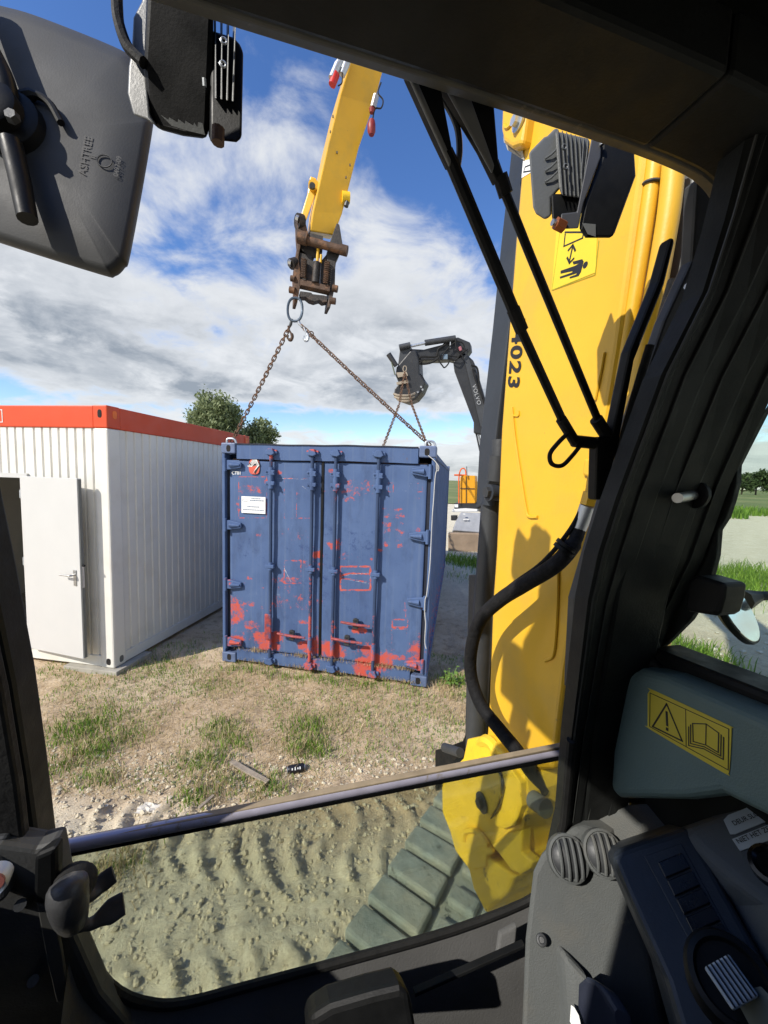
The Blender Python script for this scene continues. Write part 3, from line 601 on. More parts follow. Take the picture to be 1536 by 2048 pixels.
# ------------------------------------------------------------------ blue shipping container (local: x to the right along the doors, y into the depth, origin at left front corner)
CON_A = math.atan2(-0.185, 0.983)
_ax = Vector((math.cos(CON_A), math.sin(CON_A), 0)); _ay = Vector((-math.sin(CON_A), math.cos(CON_A), 0))
CON_O = Vector((0.515, 4.06, 0.0)) - _ax * 2.44
cont = root('shipping_container', 'scratched blue shipping container with red primer showing, doors facing, chained at top corners', 'container', CON_O, rotz=CON_A, local=True)
def kl(x, y):
    p = hit(x, y, CON_O, _ay) - CON_O; return p.dot(_ax), p.z
CW, CLn, CHt = 2.44, 6.06, 2.59
CBLUE, CRED, CWHT = (0.085, 0.150, 0.315), (0.62, 0.075, 0.035), (0.55, 0.56, 0.58)
def blue_mat(name='worn_blue_paint', k=1.0):
    m = bpy.data.materials.new(name); m.use_nodes = True; nt = m.node_tree; N = nt.nodes; L = nt.links; b = N['Principled BSDF']
    tc = N.new('ShaderNodeTexCoord')
    def noise(s, d=8, r=0.65, st=(1, 1, 1)):
        mp = N.new('ShaderNodeMapping'); mp.inputs['Scale'].default_value = st; L.new(tc.outputs['Object'], mp.inputs[0])
        t = N.new('ShaderNodeTexNoise'); t.inputs['Scale'].default_value = s; t.inputs['Detail'].default_value = d; t.inputs['Roughness'].default_value = r; L.new(mp.outputs[0], t.inputs['Vector']); return t.outputs[0]
    def mr(v, a_, b_, c=0.0, d=1.0):
        x = N.new('ShaderNodeMapRange'); L.new(v, x.inputs[0])
        for k, q in enumerate((a_, b_, c, d)): x.inputs[k + 1].default_value = q
        return x.outputs[0]
    def mth(op, p, q):
        x = N.new('ShaderNodeMath'); x.operation = op
        for k, c in enumerate((p, q)):
            if isinstance(c, float): x.inputs[k].default_value = c
            else: L.new(c, x.inputs[k])
        return x.outputs[0]
    def mix(f, p, q):
        x = N.new('ShaderNodeMix'); x.data_type = 'RGBA'; L.new(f, x.inputs[0])
        for k, c in ((6, p), (7, q)):
            if isinstance(c, tuple): x.inputs[k].default_value = (*c, 1)
            else: L.new(c, x.inputs[k])
        return x.outputs[2]
    def attr(n_): a = N.new('ShaderNodeAttribute'); a.attribute_name = n_; return a.outputs['Fac']
    c = mix(mr(noise(1.6), .3, .7), tuple(q * k for q in (0.060, 0.103, 0.222)), tuple(q * k for q in (0.086, 0.138, 0.268)))
    c = mix(mr(noise(6, 8, .6, (4, 1, .12)), .55, .85), c, tuple(q * k for q in (0.125, 0.172, 0.27)))
    c = mix(mr(noise(5, 9, .7, (1, 1, .35)), .50, .72), c, tuple(q * k for q in (0.050, 0.080, 0.165)))
    c = mix(mth('MULTIPLY', attr('scuff'), mr(noise(13, 10, .8), .52, .66)), c, (0.028, 0.052, 0.15))
    c = mix(mth('MULTIPLY', mr(noise(3.1, 9, .7), .64, .72), mr(noise(26, 6), .45, .6)), c, (0.17, 0.22, 0.31))
    red = mr(mth('ADD', attr('red'), mth('SUBTRACT', mr(noise(17, 12, .8), .25, .75), 0.5)), .48, .66)
    tiny = mr(noise(19, 8, .7), .745, .765)
    c = mix(mth('MAXIMUM', red, tiny), c, mix(mr(noise(34, 8, .7), .35, .65), (0.58, 0.075, 0.04), (0.42, 0.10, 0.085)))
    c = mix(mr(mth('ADD', attr('rust'), mth('MULTIPLY', mth('SUBTRACT', noise(24, 9, .75), 0.5), 1.3)), .5, .72), c, (0.13, 0.085, 0.055))
    c = mix(mr(mth('ADD', attr('white'), mth('MULTIPLY', mth('SUBTRACT', noise(30, 9, .75), 0.5), 0.9)), .55, .7), c, (0.58, 0.58, 0.58))
    L.new(c, b.inputs['Base Color']); L.new(mr(noise(7), .3, .7, .60, .82), b.inputs['Roughness']); b.inputs['Specular IOR Level'].default_value = .25
    bp = N.new('ShaderNodeBump'); bp.inputs['Strength'].default_value = .25; bp.inputs['Distance'].default_value = .01; L.new(noise(2.4, 4, .5), bp.inputs['Height']); L.new(bp.outputs[0], b.inputs['Normal'])
    return m
BLUE = blue_mat(); NAVYB = blue_mat('worn_navy_bar_paint', .5)
# marks seen on the doors, as strokes in local x, z
RED, WHT, RST, SCF = [], [], [], []   # (x0,z0,x1,z1,width,strength)
def stroke(lst, pts, w, s=1.0):
    q = [kl(*p) for p in pts]
    for a, c in zip(q[:-1], q[1:]): lst.append((*a, *c, w * 1.25, s * (.66 if lst is RED else .85)))
def blot(lst, x, y, w, h, s=1.0):
    if lst is RED: s *= 1.22; w *= 1.15; h *= 1.2
    a = kl(x - w / 2, y); c = kl(x + w / 2, y); lst.append((*a, *c, h / 780 * 4.3 / 2, s))
K = 520 / 1536.0
def k5(x, y): return (420 + x * K, 840 + y * K)     # from an enlarged view of the doors
def bl(lst, x, y, w, h, s=1.0): blot(lst, *k5(x, y), w * K, h * K, s)
def sk(lst, pts, w, s=1.0): stroke(lst, [k5(*p) for p in pts], w, s)
for q in ((130, 1310, 60, 60, .62), (240, 1215, 50, 70, .46), (330, 1290, 90, 90, .6), (345, 1345, 70, 60, .55), (210, 1090, 60, 40, .42), (110, 960, 14, 60, .45), (108, 1130, 8, 220, .5), (440, 950, 120, 40, .4), (560, 1340, 60, 60, .52), (610, 1345, 30, 120, .55), (590, 1450, 40, 90, .5),
          (630, 800, 20, 45, .6), (700, 1360, 50, 110, .6), (740, 1390, 60, 60, .55), (730, 740, 20, 70, .5), (880, 1250, 50, 40, .6), (930, 1370, 20, 70, .6), (920, 1440, 70, 60, .65), (1000, 1430, 50, 110, .6), (1230, 1455, 90, 40, .6), (1262, 1400, 5, 220, .5), (1110, 1410, 50, 40, .48), (870, 1520, 190, 30, .62), (690, 1500, 120, 24, .55), (460, 1480, 120, 12, .6),
          (540, 1200, 40, 30, .42), (370, 180, 50, 24, .62), (610, 178, 60, 26, .62), (800, 180, 40, 14, .5), (520, 720, 120, 200, .22), (500, 1080, 190, 120, .33), (250, 1280, 220, 90, .36), (850, 1350, 200, 90, .34)): bl(RED, *q)
for x_, z_ in ((840, 400),): bl(RED, x_, z_, 120, 120, .36); bl(RED, 840, 470, 110, 30, .34)
for k in range(6):
    for x_ in (1024, 1040, 1058, 1102, 1116, 1132): bl(RED, x_ + random.uniform(-6, 6), 530 + k * 42 + random.uniform(-9, 9), random.uniform(2, 10), random.uniform(14, 34), random.uniform(.26, .50))
bl(RED, 235, 410, 90, 60, .40)
for k in range(40): bl(RED, random.uniform(130, 1260), random.uniform(230, 1300), random.uniform(1, 14), random.uniform(6, 30), random.uniform(.30, .50))
for k in range(8): bl(RED, random.uniform(400, 900), random.uniform(560, 1150), random.uniform(30, 90), random.uniform(30, 80), .30)
def rect(lst, x0, y0, x1, y1, w, s=1.0): sk(lst, [(x0, y0), (x1, y0), (x1, y1), (x0, y1), (x0, y0)], w, s)
rect(RED, 160, 335, 325, 580, .006, .9); rect(RED, 430, 345, 590, 582, .006, .72); sk(RED, [(505, 430), (503, 575)], .006, .9)
sk(WHT, [(270, 340), (360, 345)], .005, .7); sk(WHT, [(385, 345), (580, 350)], .005, .75); sk(WHT, [(165, 340), (175, 420), (165, 470)], .005, .5); sk(WHT, [(535, 390), (570, 415)], .005, .8)
rect(RED, 430, 835, 530, 970, .008, .85); rect(WHT, 432, 832, 528, 966, .004, .6); sk(WHT, [(430, 880), (470, 960)], .005, .9)
rect(RED, 765, 870, 942, 1010, .012, 1.0); rect(WHT, 765, 870, 942, 1010, .004, .7); sk(RED, [(770, 925), (820, 910), (935, 915)], .010, 1.0); sk(RED, [(770, 940), (820, 945), (935, 965)], .010, .9); sk(WHT, [(770, 932), (820, 918), (935, 908)], .004, .8); sk(WHT, [(820, 950), (935, 972)], .004, .8)
rect(RED, 1075, 1185, 1165, 1230, .010, .95); rect(RED, 1070, 1240, 1160, 1365, .009, .62); rect(WHT, 1078, 1188, 1163, 1228, .004, .7); sk(WHT, [(1070, 1245), (1165, 1245)], .004, .7); sk(RED, [(1148, 1085), (1155, 1170)], .007, .8)
for x_, t_ in ((1065, '5'), (1240, '9')): rect(RED, x_ - 14, 372, x_ + 14, 425, .006, .85)
for x_ in (1125, 1155, 1185): rect(WHT, x_ - 9, 375, x_ + 9, 420, .003, .66)
sk(RST, [(440, 970), (535, 970)], .012, .5); bl(RST, 515, 1080, 20, 260, .24); sk(RST, [(180, 212), (1240, 262)], .008, .5); sk(RST, [(90, 1395), (350, 1425), (700, 1465), (1260, 1510)], .022, .55); bl(RST, 250, 1450, 320, 60, .42); bl(RST, 640, 1470, 300, 40, .42); bl(RST, 620, 165, 1100, 14, .40); bl(RST, 1150, 1530, 200, 50, .36); bl(RST, 560, 1400, 200, 30, .3)
bl(WHT, 200, 1360, 60, 30, .5); bl(WHT, 250, 1385, 40, 14, .5); bl(WHT, 910, 1350, 20, 60, .4)
for q in ((220, 730, 120, 110), (160, 800, 70, 60), (290, 830, 60, 60), (690, 680, 110, 160), (690, 850, 90, 220), (540, 760, 160, 60), (840, 720, 160, 200), (830, 1110, 120, 80), (450, 1200, 50, 70), (1130, 860, 40, 40), (660, 1000, 60, 300), (1060, 1350, 90, 60)): bl(SCF, *q, .8)
def add_marks(me):
    n_ = len(me.vertices); co = np.empty(n_ * 3); me.vertices.foreach_get('co', co); co = co.reshape(-1, 3); x, z = co[:, 0], co[:, 2]
    for nm, lst in (('red', RED), ('white', WHT), ('rust', RST), ('scuff', SCF)):
        v = np.zeros(n_)
        for (x0, z0, x1, z1, w, s) in lst:
            dx, dz = x1 - x0, z1 - z0; l2 = dx * dx + dz * dz + 1e-9; t = np.clip(((x - x0) * dx + (z - z0) * dz) / l2, 0, 1)
            d = np.hypot(x - x0 - t * dx, z - z0 - t * dz); v = np.maximum(v, s * np.clip(1.5 - d / w, 0, 1))
        a = me.attributes.new(nm, 'FLOAT', 'POINT'); a.data.foreach_set('value', v)
def door_sheet(x0, x1, z0, z1, y, name):
    nx, nz = int((x1 - x0) / .008), int((z1 - z0) / .008); X, Z = np.meshgrid(np.linspace(x0, x1, nx), np.linspace(z0, z1, nz))
    Yv = y + 0.020 * (fbm(X * 2.2, Z * 1.8, 3, 88) - .5) + .004 * (fbm(X * 7, Z * 6, 2, 5) - .5)
    edge = np.minimum(np.minimum(X - x0, x1 - X), np.minimum(Z - z0, z1 - Z)); Yv = Yv + np.clip(1 - edge / .02, 0, 1) * .006
    V = np.stack([X, Yv, Z], -1).reshape(-1, 3); i = np.arange(nz - 1)[:, None] * nx + np.arange(nx - 1)[None]; Fc = np.stack([i, i + 1, i + nx + 1, i + nx], -1).reshape(-1, 4)
    me = bpy.data.meshes.new(name); me.from_pydata(V, [], Fc); me.polygons.foreach_set('use_smooth', [True] * len(me.polygons)); add_marks(me); me.materials.append(BLUE)
    o = bpy.data.objects.new(name, me); COL.objects.link(o); put(o, cont)
    sd = o.modifiers.new('thick', 'SOLIDIFY'); sd.thickness = .03; sd.offset = -1
    return o
def cpart(b, name, parent=None, bevel=.004, m=None, smooth=False):
    o = b.build(name, m or BLUE, parent or cont, smooth, bevel)
    if (m or BLUE) in (BLUE, NAVYB): add_marks(o.data)
    return o
DZB, DZT = .17, 2.40; MID = 1.205
dl = door_sheet(.080, MID - .008, DZB, DZT, .035, 'door'); dr = door_sheet(MID + .008, 2.360, DZB, DZT, .035, 'door')
cpart(MB().span((MID - .010, .028, DZB), (MID + .018, .038, DZT)), 'door_gasket', dr, .002, BLK)
DARKB = mat('dark_blue_gap', (0.012, 0.016, 0.030), 0.8)
for x0, x1, par in ((.036, .083, dl), (2.357, 2.404, dr)): cpart(MB().span((x0, .05, DZB), (x1, .07, DZT)), 'door_gasket', par, 0, DARKB)
# frame
for x0, x1 in ((0, .038), (2.402, 2.44)):
    cpart(MB().span((x0, 0, .118), (x1, .12, CHt - .118)), 'corner_post', bevel=.008)
for x0, x1 in ((0, .085), (2.355, 2.44)):
    cpart(MB().span((x0, CLn - .12, .118), (x1, CLn, CHt - .118)), 'corner_post', bevel=.008)
def lumpy_rail(z0, z1, y0, y1, sag):
    rows = []
    for z_, yy in ((z0, y0), (z1, y0)):
        rows.append([(x_, yy, z_ + sag * math.sin(x_ * 5.1) + sag * .6 * math.sin(x_ * 13 + 1)) for x_ in np.linspace(.18, 2.26, 60)])
    return MB().slab(rows, (0, y1 - y0, 0))
cpart(lumpy_rail(DZT + .012, CHt - .012, .012, .16, .003), 'header_rail', bevel=.003)
cpart(lumpy_rail(.03, DZB - .012, .008, .16, .003), 'sill_rail', bevel=.003)
cpart(lumpy_rail(CHt - .016, CHt - .002, .004, .012, .003), 'dark_top_lip', bevel=0, m=DARKB)  # thin dark strip along the top edge of the header
cpart(MB().span((.085, .09, DZT - .01), (2.355, .14, DZT + .02)), 'header_gasket', bevel=0, m=RUST)
for x_ in (0, 2.44):
    for y_ in (0, CLn):
        for z_ in (0, CHt):
            sx = 1 if x_ == 0 else -1; sy = 1 if y_ == 0 else -1; sz = 1 if z_ == 0 else -1; lo = Vector((x_, y_, z_)) - Vector((.006 * sx, .006 * sy, .004 * sz)); hi = lo + Vector((.178 * sx, .162 * sy, .120 * sz))
            c_ = cpart(MB().span([min(a, c) for a, c in zip(lo, hi)], [max(a, c) for a, c in zip(lo, hi)]), 'corner_casting', bevel=.012, m=(mat('casting_blue_grey', (.10, .14, .25), .5, var=.2, vscale=9, dirt=((.06, .04, .03), .6, 8.)) if 'casting_blue_grey' not in bpy.data.materials else bpy.data.materials['casting_blue_grey']))
            if y_ == 0: MB().prism(oval((x_ + .089 * sx, -.0075, z_ + .06 * sz), (1, 0, 0), (0, 0, 1), .052, .075), (0, .004, 0)).build('casting_hole', HOLE, c_)
# side walls, corrugated, and roof
def side(x_, sg, name):
    pr = []; y_ = .13; per = .278
    while y_ < CLn - .13:
        for t, o_ in ((0, 0), (.26, 0), (.5, .036), (.74, .036)): pr.append((min(y_ + t * per, CLn - .12), o_))
        y_ += per
    rows = [[(x_ + sg * (.012 + o_), q, z_) for q, o_ in pr] for z_ in (.15, CHt - .12)]
    cpart(MB().slab(rows, (sg * .004, 0, 0)), name, bevel=0)
side(0, 1, 'side_wall'); side(2.44, -1, 'side_wall')
for x0, x1 in ((.0, .06), (2.38, 2.44)):
    cpart(MB().span((x0, .17, CHt - .122), (x1, CLn - .17, CHt - .06)), 'top_side_rail', bevel=.006); cpart(MB().span((x0, .17, .02), (x1, CLn - .17, .152)), 'bottom_side_rail', bevel=.006)
cpart(MB().span((.062, .162, CHt - .05), (2.378, CLn - .162, CHt - .03)), 'roof', bevel=0)
cpart(MB().span((.09, CLn - .09, .12), (2.35, CLn - .05, CHt - .12)), 'end_wall', bevel=0)
cpart(MB().span((.062, .162, .10), (2.378, CLn - .162, .15)), 'floor', bevel=0, m=WOOD)
# locking bars with keepers, brackets and handles
def bar(x_top, x_bot, leafp):
    xt, xb = kl(*k5(x_top, 300))[0], kl(*k5(x_bot, 1400))[0]; x_ = (xt + xb) / 2
    L_ = lambda z_: x_
    o = MB().tube([(L_(z_), -.012, z_) for z_ in (.075, .3, 1.2, 2.2, 2.50)], .019, 12).build('locking_bar', NAVYB, leafp, True); add_marks(o.data)
    for z_, w_, h_ in ((2.27, .105, .055), (2.15, .105, .045)): cpart(MB().span((x_ - w_ / 2, -.040, z_ - h_ / 2), (x_ + w_ / 2, -.006, z_ + h_ / 2)), 'bar_bracket', o, .006)
    for z_ in (2.14, 2.28):
        for s_ in (-.042, .042): cpart(MB().cyl((x_ + s_, -.036, z_), (x_ + s_, -.052, z_), .010, n=8), 'bolt', o, 0)
    cpart(MB().cyl((x_, -.012, 2.09), (x_, -.012, 2.33), .030, n=14), 'bar_sleeve', o, 0, smooth=True)
    cpart(MB().span((x_ - .052, -.044, 1.185), (x_ + .052, -.006, 1.225)), 'bar_guide', o, .006); cpart(MB().cyl((x_, -.012, 1.16), (x_, -.012, 1.25), .026, n=12), 'bar_guide', o, 0, smooth=True)
    cpart(MB().cyl((x_, -.012, .24), (x_, -.012, .42), .026, n=12), 'bar_sleeve', o, 0, smooth=True)
    for z_, sg in ((2.50, 1), (.085, -1)):
        cpart(MB().prism([(x_ - .05, -.055, z_ - .03), (x_ - .025, -.055, z_ + .035), (x_ + .03, -.055, z_ + .035), (x_ + .055, -.055, z_ - .02), (x_ + .02, -.055, z_ - .04)], (0, .065, 0)), 'cam_keeper', o, .006, m=BLUE); cpart(MB().span((x_ - .07, -.02, z_ - .022), (x_ + .07, .01, z_ + .022)), 'cam_lug', o, .008, m=BLUE)
    return o, x_
bars = [bar(368, 352, dl), bar(612, 585, dl), bar(750, 718, dr), bar(1000, 962, dr)]
REDB = mat('red_primer_steel', (.28, .05, .05), .55, var=.4, vscale=20, col2=(.07, .06, .13), amt2=(.5, .6), scale2=18)
for (hx0, hx1, hy_, par) in ((410, 570, 1262, bars[1][0]), (725, 905, 1292, bars[2][0]), (780, 950, 1195, bars[3][0])):
    a, c = kl(*k5(hx0, hy_)), kl(*k5(hx1, hy_ + 8))
    z_ = (a[1] + c[1]) / 2; o = cpart(MB().tube([(a[0], -.05, z_ + .012), ((a[0] + c[0]) / 2, -.056, z_), (c[0], -.05, z_ - .004)], [.014, .017, .013], 8), 'handle', par, 0, REDB, True)
    xm = (a[0] + c[0]) / 2; cpart(MB().span((xm - .03, -.045, z_ - .055), (xm + .03, -.006, z_ + .055)), 'handle_hub', par, .006, DGM); cpart(MB().cyl((xm, -.045, z_ + .045), (xm, -.03, z_ + .045), .024, n=10), 'handle_catch', par, 0, DGM)
xv = bars[0][1]; a = kl(*k5(365, 1140)); c = kl(*k5(365, 1290))
cpart(MB().span((xv - .05, -.055, c[1]), (xv + .03, -.03, a[1])), 'handle', bars[0][0], .008, REDB)
# hinges: tapered straps on both posts
for par, x0, sg, zs in ((dl, .03, 1, (265, 620, 970, 1310)), (dr, 2.41, -1, (305, 690, 1080, 1455))):
    for q in zs:
        z_ = kl(*k5(120 if sg > 0 else 1270, q))[1]
        o = cpart(MB().prism([(x0, -.012, z_ - .055), (x0 + .07 * sg, -.012, z_ - .055), (x0 + .215 * sg, -.012, z_ - .03), (x0 + .215 * sg, -.012, z_ + .03), (x0 + .07 * sg, -.012, z_ + .055), (x0, -.012, z_ + .055)], (0, .035, 0)), 'hinge', par, .008); cpart(MB().tube([(x0 + .08 * sg, -.014, z_), (x0 + .20 * sg, -.014, z_)], [.03, .012], 8), 'hinge_rib', o, 0, smooth=True)
        cpart(MB().cyl((x0 + .02 * sg, -.012, z_ - .075), (x0 + .02 * sg, -.012, z_ + .075), .018, n=10), 'hinge_pin', o, 0, smooth=True)
# paper sign, marking, emblem
a, c = kl(*k5(180, 450)), kl(*k5(322, 556)); yv = .022
o = MB().span((a[0], yv - .002, c[1]), (c[0], yv, a[1])).build('paper_sign', WPRINT, dl)
b = MB(); w_ = c[0] - a[0]; h_ = a[1] - c[1]
for (u0, u1, v_, t_) in ((.42, .80, .86, .010), (.36, .95, .74, .012), (.25, .75, .36, .012), (.06, .94, .18, .010)):
    u = u0
    while u < u1: e = min(u1, u + random.uniform(.03, .09)); b.span((a[0] + u * w_, yv - .0035, c[1] + v_ * h_), (a[0] + e * w_, yv - .0022, c[1] + v_ * h_ + t_)); u = e + .015
LOGOG = mat('grey_blue_print', (.16, .2, .28), .6)
b.build('print', LOGOG, o); b = MB(); b.tube([(a[0] + w_ * .16 + .035 * math.cos(t), yv - .003, c[1] + .76 * h_ + .016 * math.sin(t)) for t in np.linspace(0, 6, 16)], .002, 4); b.build('print', LOGOG, o)
q = kl(*k5(150, 314)); text('CT01', (q[0], yv, q[1]), (1, 0, 0), (0, 0, 1), .036, WPRINT, 'lettering', dl, lift=.002, bold=.015)
q = kl(*k5(250, 270))
e = MB().prism(oval((q[0] + .01, yv, q[1] - .01), (1, 0, 0), (0, 0, 1), .135, .175), (0, .003, 0)).build('emblem', mat('red_print', (.60, .10, .06), .5, var=.1), dl)
def em(pts, m, lift): MB().prism([(q[0] + x_ * .00195, yv - lift, q[1] + z_ * .00195) for x_, z_ in pts], (0, .0006, 0)).build('emblem_mark', m, e)
em([(8, 48), (34, 6), (6, -36), (12, -50), (44, 4), (10, 62)], BPRINT, .0012)
em([(4, 50), (30, 6), (2, -36), (-4, -46), (8, -30), (38, 4), (8, 62), (-12, 0), (-36, 0), (-36, -6), (-6, -6)], WPRINT, .0022)
em([(-2, -3), (8, 12), (20, 12), (20, 4), (10, 2)], BPRINT, .003); em([(-30, 2), (-22, 20), (-12, 4), (-16, 2), (-22, 10)], BPRINT, .003)
ROPE = mat('grey_white_rope', (.50, .50, .48), .8)
# white rope hanging down the right front edge
pts = [kl(*k5(*p)) for p in ((1290, 210), (1335, 250), (1345, 285), (1332, 330), (1322, 470), (1315, 560), (1308, 700), (1300, 860), (1282, 1020), (1272, 1060), (1270, 1140), (1275, 1200), (1270, 1300), (1278, 1345))]
MB().tube(smooth_path([(x_, -.026 - .004 * (i % 2), z_) for i, (x_, z_) in enumerate(pts)]), .0048, 6).build('tie_rope', ROPE, cont, True)
pts = [kl(*k5(*p)) for p in ((1335, 250), (1352, 275), (1350, 300), (1340, 295), (1338, 260))]
MB().tube(smooth_path([(x_, -.036, z_) for x_, z_ in pts]), .004, 6).build('tie_rope', ROPE, cont, True)

# withered grass and dirt caught on the door sill
n_ = 1300; t = np.where(rng.uniform(0, 1, n_) < .6, rng.choice([.45, .98, 1.38, 1.95, 2.2], n_) + rng.normal(0, .07, n_), rng.uniform(.15, 2.3, n_))
P = np.array([tuple(CON_O + _ax * float(q) + _ay * float(rng.uniform(-.02, .03)) + Vector((0, 0, float(rng.choice([.155, .02]) + rng.uniform(0, .01))))) for q in t])
blades('sill_straw', STRAW, P, rng.uniform(.02, .07, n_), rng.uniform(.001, .0028, n_), rng.uniform(.4, 1.2, n_), rng.uniform(0, .6, n_), 'withered grass caught along the container door sill', 'grass')
# leafy weed at the right front corner of the container
wp = on_z(903, 1372); wp.z = float(ground_z(wp.x, wp.y)); R = root('weed_plant', 'leafy green weed growing at the right foot of the blue container', 'plant', wp)
WEED = mat('weed_leaf_green', (.13, .22, .04), .55, var=.3, vscale=30)
for k in range(7):
    a = k * 2.4; tip = wp + Vector((math.cos(a) * .09, math.sin(a) * .06, .10 + .035 * (k % 4))); MB().tube(smooth_path([wp, wp.lerp(tip, .5) + Vector((0, 0, .03)), tip], 3), .003, 5).build('stem', WEED, R, True)
    for j in range(4):
        c = wp.lerp(tip, .35 + .2 * j) + Vector((0, 0, .02)); d_ = Vector((math.cos(a + j * 1.9), math.sin(a + j * 1.9), random.uniform(-.1, .5))).normalized(); s_ = d_.cross(Vector((0, 0, 1))).normalized(); L_ = random.uniform(.035, .06)
        MB().sheet([[c - s_ * .002, c + s_ * .002], [c + d_ * L_ * .35 - s_ * L_ * .36, c + d_ * L_ * .35 + s_ * L_ * .36], [c + d_ * L_ * .7 - s_ * L_ * .28 - Vector((0, 0, .006)), c + d_ * L_ * .7 + s_ * L_ * .28 - Vector((0, 0, .006))], [c + d_ * L_ - s_ * .002 - Vector((0, 0, .015)), c + d_ * L_ + s_ * .002 - Vector((0, 0, .015))]]).build('leaf', WEED, R, True, fix=False)
# small things lying on the ground
p = on_z(300, 1612); R = root('plastic_scrap', 'crumpled white plastic scrap on the earth at lower left', 'litter', p)
def scrap(c, s, seed):
    rs = np.random.default_rng(seed); rows = []
    for i in range(7): rows.append([c + Vector(((i - 3) * s / 3 + rs.uniform(-.2, .2) * s, (j - 3) * s * .5 / 3 + rs.uniform(-.15, .15) * s, float(ground_z(c.x, c.y)) - c.z + .012 + rs.uniform(0, .22) * s)) for j in range(7)])
    return MB().slab(rows, (0, 0, .0012))
FILM = mat('dirty_white_film', (.62, .58, .50), .6, var=.15, vscale=30)
scrap(p, .075, 3).build('film', FILM, R)
p = on_z(592, 1537); p.z = float(ground_z(p.x, p.y)) + .03; R = root('drink_can', 'black drink can with pale print lying beside the tufts', 'can', p); ax = Vector((.95, .3, 0)).normalized()
MB().lathe([(-.065, .02), (-.06, .027), (-.052, .031), (.05, .031), (.06, .026), (.065, .02)], p, ax, 20).build('can_body', mat('black_can', (.02, .02, .025), .35, .3), R, True)
for s_ in (-1, 1): MB().lathe([(-.002, .022), (.002, .022)], p + ax * (.0655 * s_), ax, 16).build('can_end', GALV, R, True)
sd = ax.cross(Vector((0, 0, 1))).normalized(); nn = (Vector((0, 0, 1)) * .6 + sd * .8 * (1 if sd.y < 0 else -1)).normalized(); text('COLA', p + nn * .0315, ax, nn.cross(ax) * 1.0, .016, WPRINT, 'print', R, bold=.02) if False else None
b = MB()
for t, h_ in ((-.03, .014), (-.008, .02), (.012, .012), (.028, .018)): b.prism([p + nn * .0315 + ax * (t + a_) + nn.cross(ax) * c_ for a_, c_ in ((-.004, -h_ / 2), (.004, -h_ / 2), (.004, h_ / 2), (-.004, h_ / 2))], nn * .0008)
b.build('print', WPRINT, R)
for (x0, y0, x1, y1, w_, lab) in ((462, 1524, 535, 1566, .022, 'thin weathered wooden lath lying among the tufts'), (398, 1618, 428, 1592, .012, 'short dark broken stick near the windscreen rail')):
    a, c = on_z(x0, y0, .02), on_z(x1, y1, .02); R = root('wooden_lath', lab, 'wood', (a + c) / 2); d_ = (c - a); s_ = d_.cross(Vector((0, 0, 1))).normalized() * w_
    MB().prism([a - s_, a + s_ * .8, a + d_ * .5 + s_, c + s_ * .6, c - s_, a + d_ * .45 - s_ * .9], (0, 0, .012)).build('lath', WOOD, R, bevel=.002)
# ------------------------------------------------------------------ chains
def link_mesh(pitch, r, w):
    # stadium shaped link lying in local XZ-plane along X
    pts = []; a = pitch / 2; h = w / 2
    for k in range(5): t = -math.pi / 2 + math.pi * k / 4; pts.append(Vector((a - h * .2 + h * math.cos(t) * .9, 0, h * math.sin(t))))
    for k in range(5): t = math.pi / 2 + math.pi * k / 4; pts.append(Vector((-a + h * .2 + h * math.cos(t) * .9, 0, h * math.sin(t))))
    b = MB().tube(pts, r, 5, closed=True); me = bpy.data.meshes.new('chain_link'); me.from_pydata(b.v, [], b.f); me.materials.append(CHAIN)
    me.polygons.foreach_set('use_smooth', [True] * len(me.polygons)); return me
def chain_leg(par, p0, p1, pitch, me, sag=0.0):
    p0, p1 = Vector(p0), Vector(p1); n_ = max(2, int(round((p1 - p0).length / pitch))); loc0 = ROOTLOC[par.name]
    P = [p0.lerp(p1, i / n_) - Vector((0, 0, sag * math.sin(math.pi * i / n_))) for i in range(n_ + 1)]
    for i in range(n_):
        c = (P[i] + P[i + 1]) / 2; X = (P[i + 1] - P[i]).normalized(); Z = X.cross(Vector((.3, 1, .1))).normalized(); Y = Z.cross(X)
        th = rad(45 + 90 * (i % 2) + random.uniform(-9, 9)); Y2 = Y * math.cos(th) + Z * math.sin(th); Z2 = X.cross(Y2)
        Mx = Matrix((X, Y2, Z2)).transposed().to_4x4(); Mx.translation = c - loc0
        o = bpy.data.objects.new('chain_link', me); COL.objects.link(o); o.parent = par; o.matrix_parent_inverse = Matrix.Identity(4); o.matrix_basis = Mx
LM = link_mesh(.047, .0068, .036)
ringc = at(590, 619, 4.33)
sling = root('chain_sling', 'two-legged rusty chain from the coupler ring to the top corners of the blue container', 'chain', ringc)
cm = lambda x, y, z: CON_O + _ax * x + _ay * y + Vector((0, 0, z))
ft, rt = cm(.085, .07, CHt + .02), cm(2.37, .07, CHt + .02)
pts = []
for k in range(28):
    t = 2 * math.pi * k / 28; pts.append(ringc + Vector((.078 * math.copysign(abs(math.cos(t)) ** .8, math.cos(t)), .012 * math.sin(t), .125 * math.copysign(abs(math.sin(t)) ** .9, math.sin(t)))))
MB().tube(pts, .0135, 8, closed=True).build('master_link', mat('blue_grey_ring', (.075, .10, .13), .45, .5, var=.2), sling, True)
lo = ringc - Vector((0, 0, .12))
